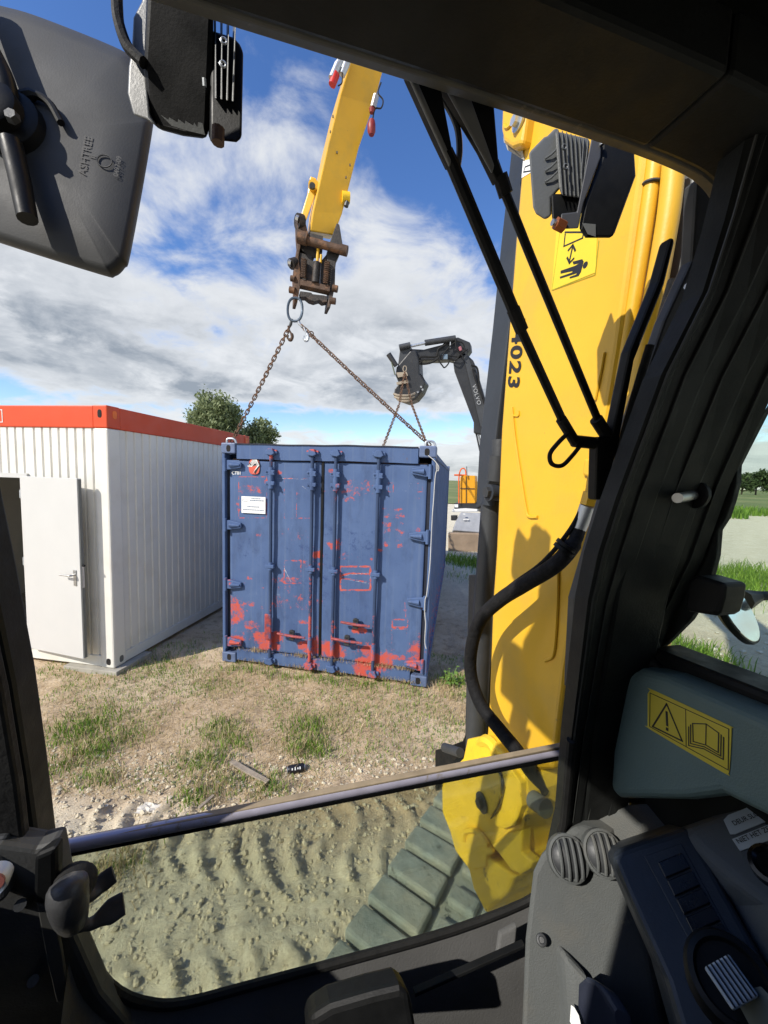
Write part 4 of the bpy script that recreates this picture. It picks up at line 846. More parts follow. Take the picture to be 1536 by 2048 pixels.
for sx, e in ((-1, ft), (1, rt)):
    s_ = lo + Vector((.03 * sx, -.005, -.01)); dv = (e - s_).normalized()
    MB().tube([s_ + Vector((0, 0, .03)), s_ + dv * .03, s_ + dv * .075], [.013, .017, .011], 8).build('coupling_link', DGM if sx < 0 else GALV, sling, True)
    chain_leg(sling, s_ + dv * .06, e, .047, LM, .012)
    hk = s_ + Vector((.055 * sx + .02, -.02, -.05))
    MB().tube(smooth_path([hk, hk + Vector((.015, 0, -.05)), hk + Vector((.045, 0, -.10)), hk + Vector((.03, 0, -.145)), hk + Vector((-.005, 0, -.125)), hk + Vector((.0, 0, -.095))]), [.010] * 10 + [.017] * 12 + [.011] * 9, 8).build('grab_hook', RUST if sx < 0 else GALV, sling, True)
    MB().tube(smooth_path([e + Vector((-.05, -.02, -.015)), e + Vector((-.04, -.02, .03)), e + Vector((.03, -.02, .032)), e + Vector((.055, -.02, -.01)), e + Vector((.055, -.02, -.07))]), .012, 8).build('corner_hook', GALV, sling, True)
q = at(622, 668, 4.3); MB().tube([q + Vector((.027 * math.cos(t * .524), 0, .027 * math.sin(t * .524))) for t in range(12)], .006, 6, closed=True).build('shackle_ring', RUST, sling, True)

# ------------------------------------------------------------------ the excavator we sit in
EX0 = W(.72, -.4, -2.25)
exc = root('excavator', 'yellow excavator seen from its own dark cab, boom on the right lifting the chain', 'excavator', EX0)
def BP(f_, z_, off=0.0): p = BR * (BLAT + off) + BD * f_; return Vector((p.x, p.y, z_))
front = [(1046, 285), (1030, 480), (1013, 700), (1001, 860), (991, 1100), (984, 1200), (976, 1420), (968, 1540)]
rear = [(1105, 1540), (1130, 1330), (1160, 1165), (1198, 930), (1236, 700), (1264, 500), (1288, 330)]
lowf = [on_boom(*q) for q in front]; lowr = [on_boom(*q) for q in rear]
topf, topr = lowf[0], lowr[-1]
ff = lambda p: Vector((p.x, p.y, 0)).dot(BD)
up_f = [(1.02, 4.2), (1.35, 5.3), (2.2, 6.35), (3.95, 7.35)]; up_r = [(3.8, 7.75), (1.7, 6.75), (.85, 5.6), (.6, 4.2)]
outl = lowf[::-1] + [BP(*q) for q in up_f] + [BP(*q) for q in up_r] + lowr[::-1]
BW = .36
boom = MB().prism(outl, BR * BW).build('boom', YEL, exc, bevel=.012, seg=3)
# edge flange on the rear of the plate and weld beads
MB().tube(smooth_path([on_boom(*q, -.003) for q in ((1023, 815), (1030, 880), (1042, 960), (1052, 1020), (1058, 1033), (1075, 1034))]), .004, 6).build('weld_bead', YEL, boom, True)
MB().tube(smooth_path([on_boom(*q, -.003) for q in ((1116, 1130), (1115, 1200), (1112, 1260), (1106, 1310), (1090, 1322))]), .004, 6).build('weld_bead', YEL, boom, True)
MB().tube(smooth_path([on_boom(*q, -.003) for q in ((1208, 705), (1202, 740), (1196, 770), (1190, 800))]), .003, 6).build('weld_bead', YEL, boom, True)
MB().tube(smooth_path([on_boom(*q, -.002) for q in ((1022, 830), (1036, 832), (1037, 822))]), .0025, 6).build('weld_bead', YEL, boom, True)
# boss with bolt at the top front
bo = [on_boom(*q, -.03) for q in ((1003, 205), (1001, 262), (1006, 285), (1022, 297), (1042, 290), (1055, 200), (1030, 190))]
MB().prism(bo, BR * .10).build('boom_lug', YEL, boom, bevel=.012, seg=3)
c = on_boom(1024, 222, -.032); MB().tube([c + (BD * math.cos(t) + UPV * math.sin(t)) * .033 for t in np.linspace(2.6, 6.0, 14)], .004, 6).build('lug_rim', YEL, boom, True)
c = on_boom(1038, 245, -.03); MB().cyl(c, c - BR * .006, .022, n=16).build('washer', GALV, boom, True); MB().cyl(c, c - BR * .020, .013, n=6).build('bolt', GALV, boom)
b = MB().prism([on_boom(*q, -.004) for q in ((1006, 272), (1008, 285), (1045, 300), (1048, 320), (1015, 300))], BR * .06).build('lug_base', CONC, boom)
# pipes along the rear of the boom
def bpipe(pts, r_, off, name='hydraulic_pipe', m=YEL, n=12): return MB().tube(smooth_path([on_boom(*q, off) for q in pts]), r_, n).build(name, m, boom, True)
p1 = bpipe([(1312, 290), (1302, 380), (1285, 500), (1262, 640), (1240, 760), (1212, 870), (1195, 960)], .014, .02)
p2 = bpipe([(1348, 320), (1338, 420), (1320, 530), (1300, 640), (1278, 760), (1250, 880)], .019, .03)
c = on_boom(1304, 368, .02); MB().tube([c + (BR * math.cos(t) + (BD * .95 + UPV * .2).normalized() * math.sin(t)) * .0155 for t in np.linspace(0, 6.283, 17)[:-1]], .003, 5, closed=True).build('pipe_clamp_band', DGM, p1, True)
MB().prism([on_boom(*q, .07) for q in ((1355, 330), (1388, 345), (1388, 420), (1375, 560), (1350, 700), (1290, 960), (1270, 960), (1330, 640))], BR * .06).build('grey_guard_plate', GRY, boom, bevel=.004)
q = [on_boom(*p, -.01) for p in ((1168, 915), (1205, 925), (1205, 950), (1190, 958), (1163, 950))]; o = MB().prism(q, BR * .05).build('pipe_bracket', YEL, boom, bevel=.005)
c = on_boom(1195, 933, -.012); MB().cyl(c, c - BR * .008, .012, n=6).build('bolt', GALV, o)
MB().tube([on_boom(1187, 955, -.02), on_boom(1180, 990, -.025)], .011, 12).build('hose_union', YEL, boom, True)
c0, c1 = on_boom(1184, 985, -.024), on_boom(1177, 1010, -.026); MB().cyl(c0, c1, .017, n=6).build('hose_nut', YEL, boom); MB().cyl(on_boom(1176, 1012, -.026), on_boom(1158, 1058, -.032), .0165, .0145, 14).build('hose_ferrule', GALV, boom, True)
MB().cyl(on_boom(1222, 1002, .03), on_boom(1208, 1060, .03), .014, .012, 12).build('hose_ferrule', GALV, boom, True)
HOSE = mat('hose_sleeve', (.010, .010, .011), .75, var=.3, vscale=30, bump=.5, bscale=70, spec=.2)
MB().tube(smooth_path([on_boom(*q) for q in ((1160, 1052, -.03), (1146, 1088, -.045), (1110, 1130, -.07), (1050, 1168, -.09), (1000, 1200, -.10), (962, 1238, -.11), (944, 1290, -.11), (942, 1350, -.10), (962, 1410, -.09), (1000, 1460, -.07), (1040, 1510, -.05), (1085, 1580, .02))]), [.014] * 6 + [.0175] * 61, 14).build('hydraulic_hose', HOSE, boom, True)
MB().tube(smooth_path([on_boom(*q) for q in ((1180, 955, -.02), (1170, 1000, -.03), (1140, 1060, -.05), (1085, 1125, -.07), (1030, 1165, -.09), (985, 1200, -.10))]), .0052, 8).build('thin_hose', HOSE, boom, True)
MB().tube(smooth_path([on_boom(*q) for q in ((1345, 560, -.02), (1322, 640, -.03), (1290, 750, -.04), (1255, 850, -.04), (1235, 900, -.03), (1226, 1000, .0))]), .007, 10).build('hydraulic_hose', HOSE, boom, True)
for q in ((1133, 1092, -.055), (1128, 1100, -.06)): c = on_boom(*q); MB().lathe([(-.004, .024), (.004, .024)], c, on_boom(1110, 1130, -.07) - on_boom(1146, 1088, -.045), 14).build('cable_tie', BLK, boom, True)
# warning sign on the boom: keep clear of the bucket
def bq(x, y, off=-.0015): return on_boom(x, y, off)
def bdec(pts, m, lift, name, par): return MB().prism([bq(x, y, -.0012 - lift) for x, y in pts], BR * .0006).build(name, m, par)
sgn = bdec(((1118, 400), (1197, 400), (1191, 545), (1103, 580)), YDEC, .0, 'warning_sticker', boom)
def kx(x, y): return (900 + x / 2.415, 100 + y / 2.415)
GRNL = mat('thin_green_line', (.30, .33, .02), .5)
def dline(pts, w, m, lift, name, par, closed=False):
    P = [bq(x, y, -.0012 - lift) for x, y in pts]; b = MB()
    for a, c_ in zip(P, P[1:] + ([P[0]] if closed else [])): 
        if (c_ - a).length > 1e-6: d_ = (c_ - a).normalized(); n_ = d_.cross(BR) * w; b.prism([a - n_ - d_ * w, a + n_ - d_ * w, c_ + n_ + d_ * w, c_ - n_ + d_ * w], BR * .0004)
    return b.build(name, m, par)
dline([kx(*p) for p in ((530, 880), (492, 1160), (700, 1085), (718, 920))], .0006, GRNL, .0004, 'border', sgn)
dline([kx(*p) for p in ((556, 890), (550, 948), (640, 908), (645, 880), (556, 880))], .0017, BPRINT, .0004, 'bucket_symbol', sgn)
dline([kx(*p) for p in ((592, 950), (576, 1022))], .0022, BPRINT, .0004, 'arrow', sgn)
dline([kx(*p) for p in ((572, 966), (592, 942), (604, 968))], .0022, BPRINT, .0008, 'arrow', sgn); dline([kx(*p) for p in ((566, 1004), (577, 1028), (596, 1008))], .0022, BPRINT, .0008, 'arrow', sgn)
bdec([kx(*p) for p in ((592, 1022), (638, 1010), (645, 1022), (632, 1072), (620, 1092), (578, 1104), (577, 1096), (610, 1084), (612, 1078), (532, 1104), (530, 1095), (590, 1074), (591, 1068), (534, 1080), (534, 1066), (604, 1042), (624, 1030), (596, 1036))], BPRINT, .0006, 'person_symbol', sgn)
c = bq(*kx(653, 1038), -.0018); MB().prism([c + (BD * math.cos(t) + UPV * math.sin(t)) * .0068 for t in np.linspace(0, 6.283, 17)[:-1]], BR * .0004).build('person_symbol', BPRINT, sgn)
o = bdec(((1046, 322), (1061, 318), (1061, 345), (1043, 356)), WPRINT, 0, 'white_sticker', boom); dline(((1060, 330), (1050, 334), (1047, 344), (1060, 342)), .0016, BPRINT, .0004, 'sticker_print', o)
a, c = on_boom(1032, 545), on_boom(1029, 802)
text('14023', (on_boom(1040, 604) * .5 + on_boom(1024, 802) * .5), (on_boom(1026, 800) - on_boom(1040, 640)), (on_boom(1066, 720) - on_boom(1026, 720)), .050, BPRINT, 'number', boom, lift=.0015, bold=.03, space=1.12)
# lift cylinder with its square guard in front of the boom
gl = lambda x, y, o_=.09: on_boom(x, y, o_)
GUARD = mat('dark_slate_paint', (.030, .036, .046), .5, .1, var=.15, vscale=6, dirt=((.09, .05, .03), .69, 6.))
lc = MB().prism([gl(1022, 300), gl(1000, 500), gl(984, 660), gl(958, 890), gl(951, 1018), gl(966, 1010), gl(985, 930), gl(1020, 640), gl(1040, 420), gl(1050, 300)], BR * .14).build('cylinder_guard', GUARD, exc, bevel=.006)
MB().tube([gl(998, 912, .03), gl(993, 962, .03)], .030, 16).build('cylinder_gland', DGM, lc, True)
MB().tube([gl(1000, 880, .03), gl(999, 914, .03)], .024, 16).build('cylinder_gland', DGM, lc, True)
c = gl(977, 985, .0); MB().cyl(c, c + BR * .10, .026, n=16).build('cylinder_pin', GUARD, lc, True); MB().cyl(c - BR * .012, c, .017, n=6).build('pin_bolt', DGM, lc)
MB().tube([gl(986, 985, .04), gl(984, 1010, .04)], .031, 16).build('cylinder_head', GUARD, lc, True)
MB().tube([gl(983, 1008, .05), gl(968, 1200, .05), gl(950, 1500, .05)], .033, 18).build('cylinder_barrel', DGM, lc, True)
MB().prism([gl(938, 1150, .12), gl(930, 1490, .12), gl(972, 1490, .12), gl(985, 1150, .12)], BR * .05).build('cylinder_plate', DGM, lc)
# swing post casting with its pin
def k3(x, y, off=-.04): return on_boom(780 + x / 3.84, 1430 + y / 3.84, off)
body = [(590, 185), (660, 170), (745, 178), (830, 255), (960, 380), (1035, 470), (1055, 600), (1035, 790), (1015, 1000), (1010, 1070), (1045, 1108), (1098, 1132), (1082, 1185), (1005, 1232), (925, 1195), (850, 1090), (775, 1000), (752, 1100), (960, 1240), (905, 1370), (830, 1440), (735, 1525), (640, 1340), (605, 1190), (500, 1050), (460, 900), (400, 750), (395, 560), (415, 470), (560, 330)]
post = MB().prism([k3(*q) for q in body], BR * .30).build('swing_post', YELD, exc, bevel=.007, seg=2)
MB().prism([k3(*q, -.062) for q in ((545, 500), (680, 330), (800, 400), (845, 480), (850, 620), (810, 720), (768, 790), (722, 765), (600, 650))], BR * .03).build('pin_retainer', YELD, post, bevel=.004)
MB().prism([k3(*q, -.056) for q in ((800, 380), (930, 420), (1000, 520), (1010, 700), (960, 850), (870, 875), (800, 850), (790, 800), (850, 720), (885, 560), (860, 440))], BR * .02).build('post_rib', YELD, post, bevel=.003)
MB().prism([k3(*q, -.050) for q in ((780, 1000), (900, 900), (1015, 880), (1010, 1060), (1095, 1132), (1080, 1180), (1000, 1228), (930, 1190), (850, 1085))], BR * .03).build('hook_lobe', YELD, post, bevel=.005)
MB().prism([k3(*q, -.045) for q in ((570, 900), (620, 880), (690, 905), (760, 990), (790, 1065), (740, 1085), (735, 1170), (640, 1190), (580, 1060))], BR * .012).build('post_rib', YELD, post, bevel=.004)
MB().tube(smooth_path([k3(*q, -.047) for q in ((566, 960), (580, 900), (640, 885), (700, 920), (760, 1000))]), .008, 6).build('post_rim', YELD, post, True)
MB().prism([k3(*q, -.0585) for q in ((822, 400), (868, 500), (872, 600), (845, 700), (800, 775), (768, 800), (800, 720), (838, 640), (850, 540))], BR * .004).build('pin_slot', DRKS, post)  # dark strip put in for the shaded gap between retainer and rib
c = k3(708, 672, -.064); MB().lathe([(0, .027), (.004, .027)], c, -BR, 20).build('pin_washer', DGM, post, True); MB().cyl(c - BR * .004, c - BR * .015, .014, n=6).build('pin_bolt', DGM, post)
c = k3(1003, 600, -.052); MB().cyl(c, c - BR * .006, .0065, n=10).build('grease_plug', YELD, post, True)
MB().tube(smooth_path([k3(690, 230, -.02), k3(740, 200, -.03), k3(800, 240, -.03), k3(830, 330, -.03)]), .018, 8).build('boom_eye', YELD, post, True)
MB().prism([k3(*q, .03) for q in ((345, 270), (410, 255), (555, 200), (580, 140), (600, 160), (575, 260), (500, 350), (420, 420), (345, 590))], BR * .05).build('hose_bracket', BLK, post, bevel=.004)
MB().cyl(k3(420, 250, .0), k3(540, 290, .0), .016, n=12).build('hose_end', DGM, post, True)
MB().prism([k3(*q, .28) for q in ((760, 100), (1500, 100), (1560, 1400), (900, 1500))], BR * .3).build('chassis_front', DRKS, exc)
MB().tube(smooth_path([k3(1000, 330, .02), k3(1090, 480, .02), k3(1140, 620, .0)]), .009, 8).build('swing_hose', RUB, post, True)
MB().cyl(k3(1100, 650, -.03), k3(1200, 720, -.03), .021, n=14).build('cylinder_end', GRY, post, True)
MB().prism([k3(*q, .1) for q in ((1120, 780), (1200, 775), (1215, 860), (1160, 960), (1090, 900))], BR * .05).build('dirty_bracket', YELD, post, bevel=.01); MB().prism([k3(*q, .1) for q in ((1090, 900), (1200, 880), (1190, 990), (1120, 1030))], BR * .06).build('dirty_bracket', YELD, post, bevel=.01)
# stick
st = [((690, -170), (738, -190), (800, -165), 3.8, .55), ((690, 100), (707, 100), (770, 125), 4.05, .50), ((664, 203), (680, 190), (748, 208), 4.14, .48), ((646, 271), (656, 288), (718, 295), 4.22, .44), ((632, 352), (626, 423), (684, 428), 4.34, .30), ((619, 450), (620, 462), (668, 470), 4.38, .22)]
rows = []; UPB = (BD * .95 + UPV * .3).normalized()
for (_l, a, c, d_, dp) in st:
    A = at(*a, d_); Cc = hit(*c, A, BD); rows.append([A, Cc, Cc + UPB * dp, A + UPB * dp])
b = MB(); vs = [p for r_ in rows for p in r_]; fs = []
for i in range(len(rows) - 1):
    for k in range(4): fs.append((i * 4 + k, i * 4 + (k + 1) % 4, (i + 1) * 4 + (k + 1) % 4, (i + 1) * 4 + k))
b.add(vs, fs + [(3, 2, 1, 0), tuple(range(len(vs) - 4, len(vs)))])
stick = b.build('stick', YEL, exc, bevel=.012)
def sp(x, y, d_): return at(x, y, d_)
# link arm on the left side of the stick and pin bosses
o = MB().prism([sp(x, y, 4.42) for x, y in ((621, 352), (632, 356), (637, 372), (632, 386), (613, 440), (600, 437), (616, 385), (618, 365))], UPB * .05).build('link_arm', YEL, stick, bevel=.008)
MB().cyl(sp(627, 369, 4.38), sp(629, 370, 4.40) + BD * .06, .055, n=16).build('link_pin', YEL, stick, True); MB().lathe([(0, .03), (.03, .03)], sp(625, 370, 4.34), BD, 12).build('link_bolt', DGM, stick, True)
MB().cyl(sp(684, 394, 4.40), sp(699, 396, 4.42), .055, n=16).build('link_pin', YELD, stick, True); MB().cyl(sp(694, 404, 4.40), sp(692, 413, 4.40), .025, n=8).build('link_bolt', DGM, stick, True)
for x, y in ((666, 233), (661, 264), (674, 305), (700, 330), (692, 355)): c = sp(x, y, 4.18 + (y - 230) * .001); MB().box(c, (.012, .012, .02)).build('paint_chip', DGM, stick)
# quick couplings with red caps
for i, (x0, y0, x1, y1) in enumerate(((692, 95, 668, 155), (700, 110, 684, 150))):
    MB().tube([sp(x0, y0, 4.0), sp((x0 + x1) / 2, (y0 + y1) / 2, 4.0), sp(x1, y1, 4.0)], [.028, .034, .03], 12).build('quick_coupling', GALV, stick, True)
MB().tube([sp(672, 148, 3.98), sp(664, 170, 3.98)], [.036, .034], 12).build('red_cap', REDP, stick, True)
MB().cyl(sp(676, 130, 3.98), sp(664, 158, 3.98), .036, n=12).build('quick_coupling', GALV, stick, True)
MB().cyl(sp(688, 96, 3.99), sp(676, 130, 3.99), .026, n=10).build('quick_coupling', GALV, stick, True)
MB().tube(smooth_path([sp(676, 172, 3.98), sp(684, 165, 3.98), sp(684, 140, 3.98)]), .006, 5).build('cap_cord', RUB, stick, True)
MB().cyl(sp(752, 192, 4.1), sp(746, 216, 4.1), .030, n=10).build('quick_coupling', STEEL, stick, True)
MB().tube(smooth_path([sp(762, 165, 4.1), sp(756, 185, 4.1), sp(766, 200, 4.1), sp(762, 216, 4.1), sp(750, 218, 4.1), sp(745, 242, 4.1)]), .007, 5).build('cap_cord', RUB, stick, True)
MB().tube([sp(744, 241, 4.1), sp(743, 250, 4.1), sp(743, 262, 4.1), sp(743, 270, 4.1)], [.028, .040, .040, .025], 12).build('red_cap', mat('dark_red_rubber', (.22, .02, .02), .5), stick, True)
MB().tube([sp(744, 218, 4.1), sp(743, 226, 4.1)], [.03, .02], 10).build('red_cap', bpy.data.materials['dark_red_rubber'], stick, True)
# bucket coupler at the end of the stick
def k2(x, y, d_=4.36): return at(540 + x / 6.4, 380 + y / 6.4, d_)
cp = MB().prism([k2(*q) for q in ((345, 330), (385, 290), (430, 305), (492, 560), (470, 640), (395, 700), (365, 860), (390, 1060), (385, 1250), (350, 1445), (310, 1440), (315, 1250), (305, 1060), (330, 850), (362, 660), (350, 520))], BD * .18).build('coupler', RUST, exc, bevel=.006)
MB().prism([k2(*q) for q in ((855, 420), (890, 440), (930, 690), (905, 800), (850, 900), (835, 1010), (830, 1250), (770, 1512), (733, 1505), (765, 1270), (760, 1010), (720, 860), (790, 600))], BD * .18).build('cheek_plate', DRKS, cp, bevel=.006)
MB().cyl(k2(370, 620, 4.31), k2(985, 785, 4.31), .042, n=18).build('cross_pin', RUST, cp, True); MB().cyl(k2(900, 760, 4.305), k2(990, 785, 4.305), .052, n=14).build('pin_collar', RUST, cp, True); MB().cyl(k2(362, 605, 4.3), k2(480, 640, 4.3), .058, n=14).build('pin_collar', RUST, cp, True)
MB().prism([k2(*q, 4.38) for q in ((500, 540), (560, 560), (570, 860), (385, 800), (385, 700))], BD * .12).build('coupler_web', DRKS, cp); MB().prism([k2(*q, 4.38) for q in ((560, 560), (680, 590), (670, 800), (560, 800))], BD * .12).build('coupler_web', DRKS, cp)
MB().prism([k2(*q, 4.38) for q in ((370, 700), (520, 800), (560, 930), (545, 1180), (395, 1150), (370, 900))], BD * .12).build('coupler_web', DRKS, cp); MB().prism([k2(*q, 4.38) for q in ((660, 900), (720, 830), (840, 860), (830, 1240), (650, 1200))], BD * .12).build('coupler_web', DRKS, cp)
for x0, y0, x1, y1 in ((437, 880, 425, 1120), (735, 910, 710, 1200)):
    a, c = k2(x0, y0, 4.33), k2(x1, y1, 4.33); pts = []; nt_ = 11; ax = (c - a).normalized(); u_ = ax.orthogonal().normalized(); v_ = ax.cross(u_)
    for k in range(nt_ * 8 + 1): t = k / (nt_ * 8); th = 2 * math.pi * nt_ * t; pts.append(a.lerp(c, t) + (u_ * math.cos(th) + v_ * math.sin(th)) * .026)
    MB().tube(pts, .0065, 5).build('spring', RUST, cp, True)
MB().cyl(k2(600, 930, 4.34), k2(580, 1190, 4.34), .040, n=14).build('coupler_cylinder', DRKS, cp, True); MB().cyl(k2(615, 740, 4.34), k2(605, 930, 4.34), .016, n=10).build('cylinder_rod', YEL, cp, True); MB().cyl(k2(655, 830, 4.34), k2(648, 930, 4.34), .012, n=10).build('cylinder_rod', YEL, cp, True)
MB().prism([k2(*q, 4.33) for q in ((390, 1135), (770, 1225), (770, 1300), (390, 1215))], BD * .10).build('coupler_bar', RUST, cp, bevel=.005)
MB().prism([k2(*q, 4.36) for q in ((385, 1290), (530, 1310), (545, 1330), (690, 1345), (740, 1360), (735, 1430), (680, 1440), (640, 1410), (570, 1430), (510, 1410), (460, 1370), (390, 1370))], BD * .10).build('latch_hook', DRKS, cp, bevel=.006)
for x0, y0, x1, y1, r_ in ((250, 1275, 320, 1290, .034), (800, 1255, 865, 1270, .036), (770, 1415, 840, 1425, .034), (265, 1130, 320, 1140, .030)): MB().cyl(k2(x0, y0, 4.36), k2(x1, y1, 4.36), r_, n=12).build('pin_end', RUST, cp, True)
MB().cyl(k2(268, 950, 4.36), k2(330, 930, 4.4), .055, n=12).build('pin_end', DRKS, cp, True); MB().cyl(k2(238, 930, 4.36), k2(275, 940, 4.36), .035, n=8).build('pin_bolt', STEEL, cp, True); MB().cyl(k2(345, 400, 4.36), k2(420, 420, 4.4), .075, n=14).build('pin_end', DRKS, cp, True); MB().cyl(k2(335, 365, 4.33), k2(370, 380, 4.33), .035, n=8).build('pin_bolt', STEEL, cp, True)
# rubber track: pads in two rows, turned to the right
ta = on_z(838, 1640, .61) - on_z(640, 1930, .61); TD = ta.normalized(); TS = TD.cross(UPV)      # TS points to the right of travel
t0 = on_z(640, 1930, .60)
trk = MB().prism([t0 - TD * 1.4 + TS * .02 + UPV * -.05, t0 + TD * .95 + TS * .02 - UPV * .05, t0 + TD * 1.12 + TS * .02 - UPV * .2, t0 + TD * 1.15 + TS * .02 - UPV * .34, t0 + TD * 1.02 + TS * .02 - UPV * .5, t0 + TD * .85 + TS * .02 - UPV * .57, t0 - TD * 1.4 + TS * .02 - UPV * .57], TS * .38).build('track', DUSTR, exc, bevel=.01)
trk['label'] = 'dusty grey-green rubber track under the lower windscreen'
def pad(c, X, Z, ln, w, h, name):
    Y = TS; b = MB(); hw = w / 2; hl = ln / 2
    b.prism([c - X * hl - Y * hw, c - X * (hl * .96) - Y * (hw) + Z * h, c + X * (hl * .86) - Y * hw + Z * (h * .86), c + X * hl - Y * hw], Y * w)
    return b.build(name, DUSTR, trk, bevel=.012, seg=2)
s_ = -1.3
while s_ < 1.0:
    zz = UPV * (-.045 - max(0, s_ - .8) ** 2 * 2.0); X = (TD - UPV * max(0, s_ - .8) * 2.2).normalized(); Z = TS.cross(X)
    pad(t0 + TD * (s_ + .07) + TS * .115 + zz, X, Z, .130, .23, .050, 'track_pad'); pad(t0 + TD * (s_ + .09) + TS * .315 + zz, X, Z, .085, .11, .040, 'track_pad'); s_ += .142
for k in range(3): pad(t0 + TD * (1.10 + .04 * (k == 1)) + TS * .2 - UPV * (.15 + .15 * k), -UPV, TD, .12, .34, .04, 'track_pad')

# ------------------------------------------------------------------ the dark excavator behind the container
vd = 13.0
def kv(x, y, d_=vd): return at(740 + x / 4.096, 640 + y / 4.096, d_)
vg = on_z(1010, 1110)
volv = root('excavator', 'dark grey excavator with folded arm holding a grab behind the blue container', 'excavator', Vector((kv(1000, 1000).x + 1.2, 14.0, 0)))
VG = mat('dark_machine_grey', (.030, .031, .033), .45, .1, var=.2, vscale=3, dirt=((.10, .09, .07), .66, 4.)); VGL = mat('machine_grey_side', (.055, .058, .062), .45, .1, var=.15, vscale=3)
AW = Vector((.35, .94, 0))
vb = MB().prism([kv(*q) for q in ((680, 345), (690, 420), (848, 838), (848, 925), (905, 935), (990, 1300), (1060, 1300), (960, 700), (845, 330), (775, 265), (720, 300))], AW * .42).build('boom', VG, volv, bevel=.03)
MB().prism([kv(*q, vd - .03) for q in ((765, 290), (800, 285), (945, 690), (930, 880), (905, 870))], AW * .02).build('boom_lit_side', VGL, vb)  # lit side of the boom, put in as a lighter grey plate
a, c = kv(838, 490, vd - .05), kv(905, 735, vd - .05); dx = (c - a).normalized(); text('VOLVO', (a + c) / 2, dx, Vector((0, -1, 0)).cross(dx) * 1.0, .13, mat('dull_grey_print', (.42, .43, .44), .6), 'lettering', vb, lift=.01, bold=.0, space=1.12)
vs_ = MB().prism([kv(*q) for q in ((330, 235), (440, 240), (590, 200), (640, 150), (720, 140), (820, 182), (825, 240), (790, 290), (700, 340), (640, 325), (560, 330), (400, 330), (350, 300))], AW * .36).build('stick', VG, volv, bevel=.03)
MB().cyl(kv(450, 188, vd - .1), kv(700, 150, vd - .1), .095, n=14).build('stick_cylinder', DGM, vs_, True); MB().cyl(kv(330, 215, vd - .1), kv(455, 188, vd - .1), .045, n=10).build('cylinder_rod', GALV, vs_, True)
MB().cyl(kv(240, 225, vd - .15), kv(330, 205, vd - .15), .09, n=12).build('linkage_pin', VGL, vs_, True)
MB().prism([kv(*q, vd - .1) for q in ((245, 225), (330, 215), (320, 300), (310, 390), (225, 390))], AW * .25).build('bucket_link', VGL, vs_, bevel=.02)
rot = MB().prism([kv(*q, vd - .2) for q in ((215, 385), (330, 250), (375, 245), (400, 330), (405, 440), (455, 510), (420, 590), (370, 650), (300, 680), (215, 650), (190, 620), (200, 560), (235, 520), (205, 450))], AW * .5).build('tilt_rotator', VG, volv, bevel=.04)
MB().tube([kv(152, 280, vd - .3), kv(215, 375, vd - .3)], [.085, .075], 12).build('tilt_cylinder', VG, rot, True); MB().tube([kv(175, 340, vd - .32), kv(205, 450, vd - .32)], .02, 6).build('hose', mat('green_hose', (.10, .12, .07), .6), rot, True)
for y0, w0 in ((618, 92), (642, 84), (664, 60)): MB().tube(smooth_path([kv(285 - w0, y0 - 14, vd - .35), kv(285 - w0 * .5, y0, vd - .42), kv(285 + w0 * .4, y0, vd - .42), kv(285 + w0 * .9, y0 - 16, vd - .3)]), .035, 6).build('rotator_ring', mat('sandy_steel', (.38, .32, .24), .6, .3) if 'sandy_steel' not in bpy.data.materials else bpy.data.materials['sandy_steel'], rot, True)
MB().prism([kv(*q, vd - .3) for q in ((215, 430), (300, 425), (310, 455), (230, 470))], AW * .05).build('clamp_plate', bpy.data.materials['sandy_steel'], rot); MB().prism([kv(*q, vd - .3) for q in ((215, 510), (310, 490), (315, 515), (220, 530))], AW * .05).build('clamp_plate', bpy.data.materials['sandy_steel'], rot)
for c in ((430, 570), (418, 548), (392, 590)): MB().cyl(kv(*c, vd - .26), kv(*c, vd - .2), .035, n=8).build('bolt', GALV, rot)
hs = [((380, 330), (420, 360), (500, 350), (560, 310), (560, 260)), ((560, 330), (590, 370), (610, 390), (640, 360), (650, 330)), ((360, 300), (340, 380), (360, 480), (380, 520)), ((620, 200), (560, 240), (540, 300), (430, 300), (390, 320)), ((690, 170), (760, 190), (770, 260), (720, 300), (640, 290)), ((700, 160), (710, 240), (760, 300)), ((830, 370), (880, 400), (900, 560), (940, 690)), ((840, 400), (860, 480), (920, 640)), ((390, 340), (430, 330), (400, 360), (380, 350)), ((390, 430), (430, 470), (450, 520)), ((590, 320), (600, 280), (660, 210), (720, 170)), ((640, 300), (700, 330), (740, 280), (800, 240)), ((330, 320), (310, 360), (320, 420))]
for i, h_ in enumerate(hs): MB().tube(smooth_path([kv(x, y, vd - .12 - .02 * (i % 3)) for x, y in h_]), .022 if i % 3 else .03, 6).build('hydraulic_hose', RUB, vs_, True)
MB().cyl(kv(655, 230, vd - .12), kv(660, 160, vd - .12), .018, n=6).build('pipe', GALV, vs_, True); MB().cyl(kv(735, 220, vd - .12), kv(745, 250, vd - .12), .05, n=8).build('swivel', mat('faded_pink_print', (.35, .12, .14), .5), vs_, True); MB().prism([kv(*q, vd - .12) for q in ((590, 280), (635, 280), (635, 320), (590, 320))], AW * .05).build('valve_block', mat('blue_grey_box', (.16, .22, .28), .5), vs_)
for q in ((870, 930, 905, 1090), (885, 920, 920, 1080)): MB().cyl(kv(q[0], q[1], vd + .1), kv(q[2], q[3], vd + .1), .028, n=8).build('lift_rod', STEEL if q[0] == 885 else VG, vb, True)
OYE = mat('orange_yellow_paint', (.80, .36, .012), .4, var=.06); ORR = mat('orange_rail', (.75, .13, .02), .4)
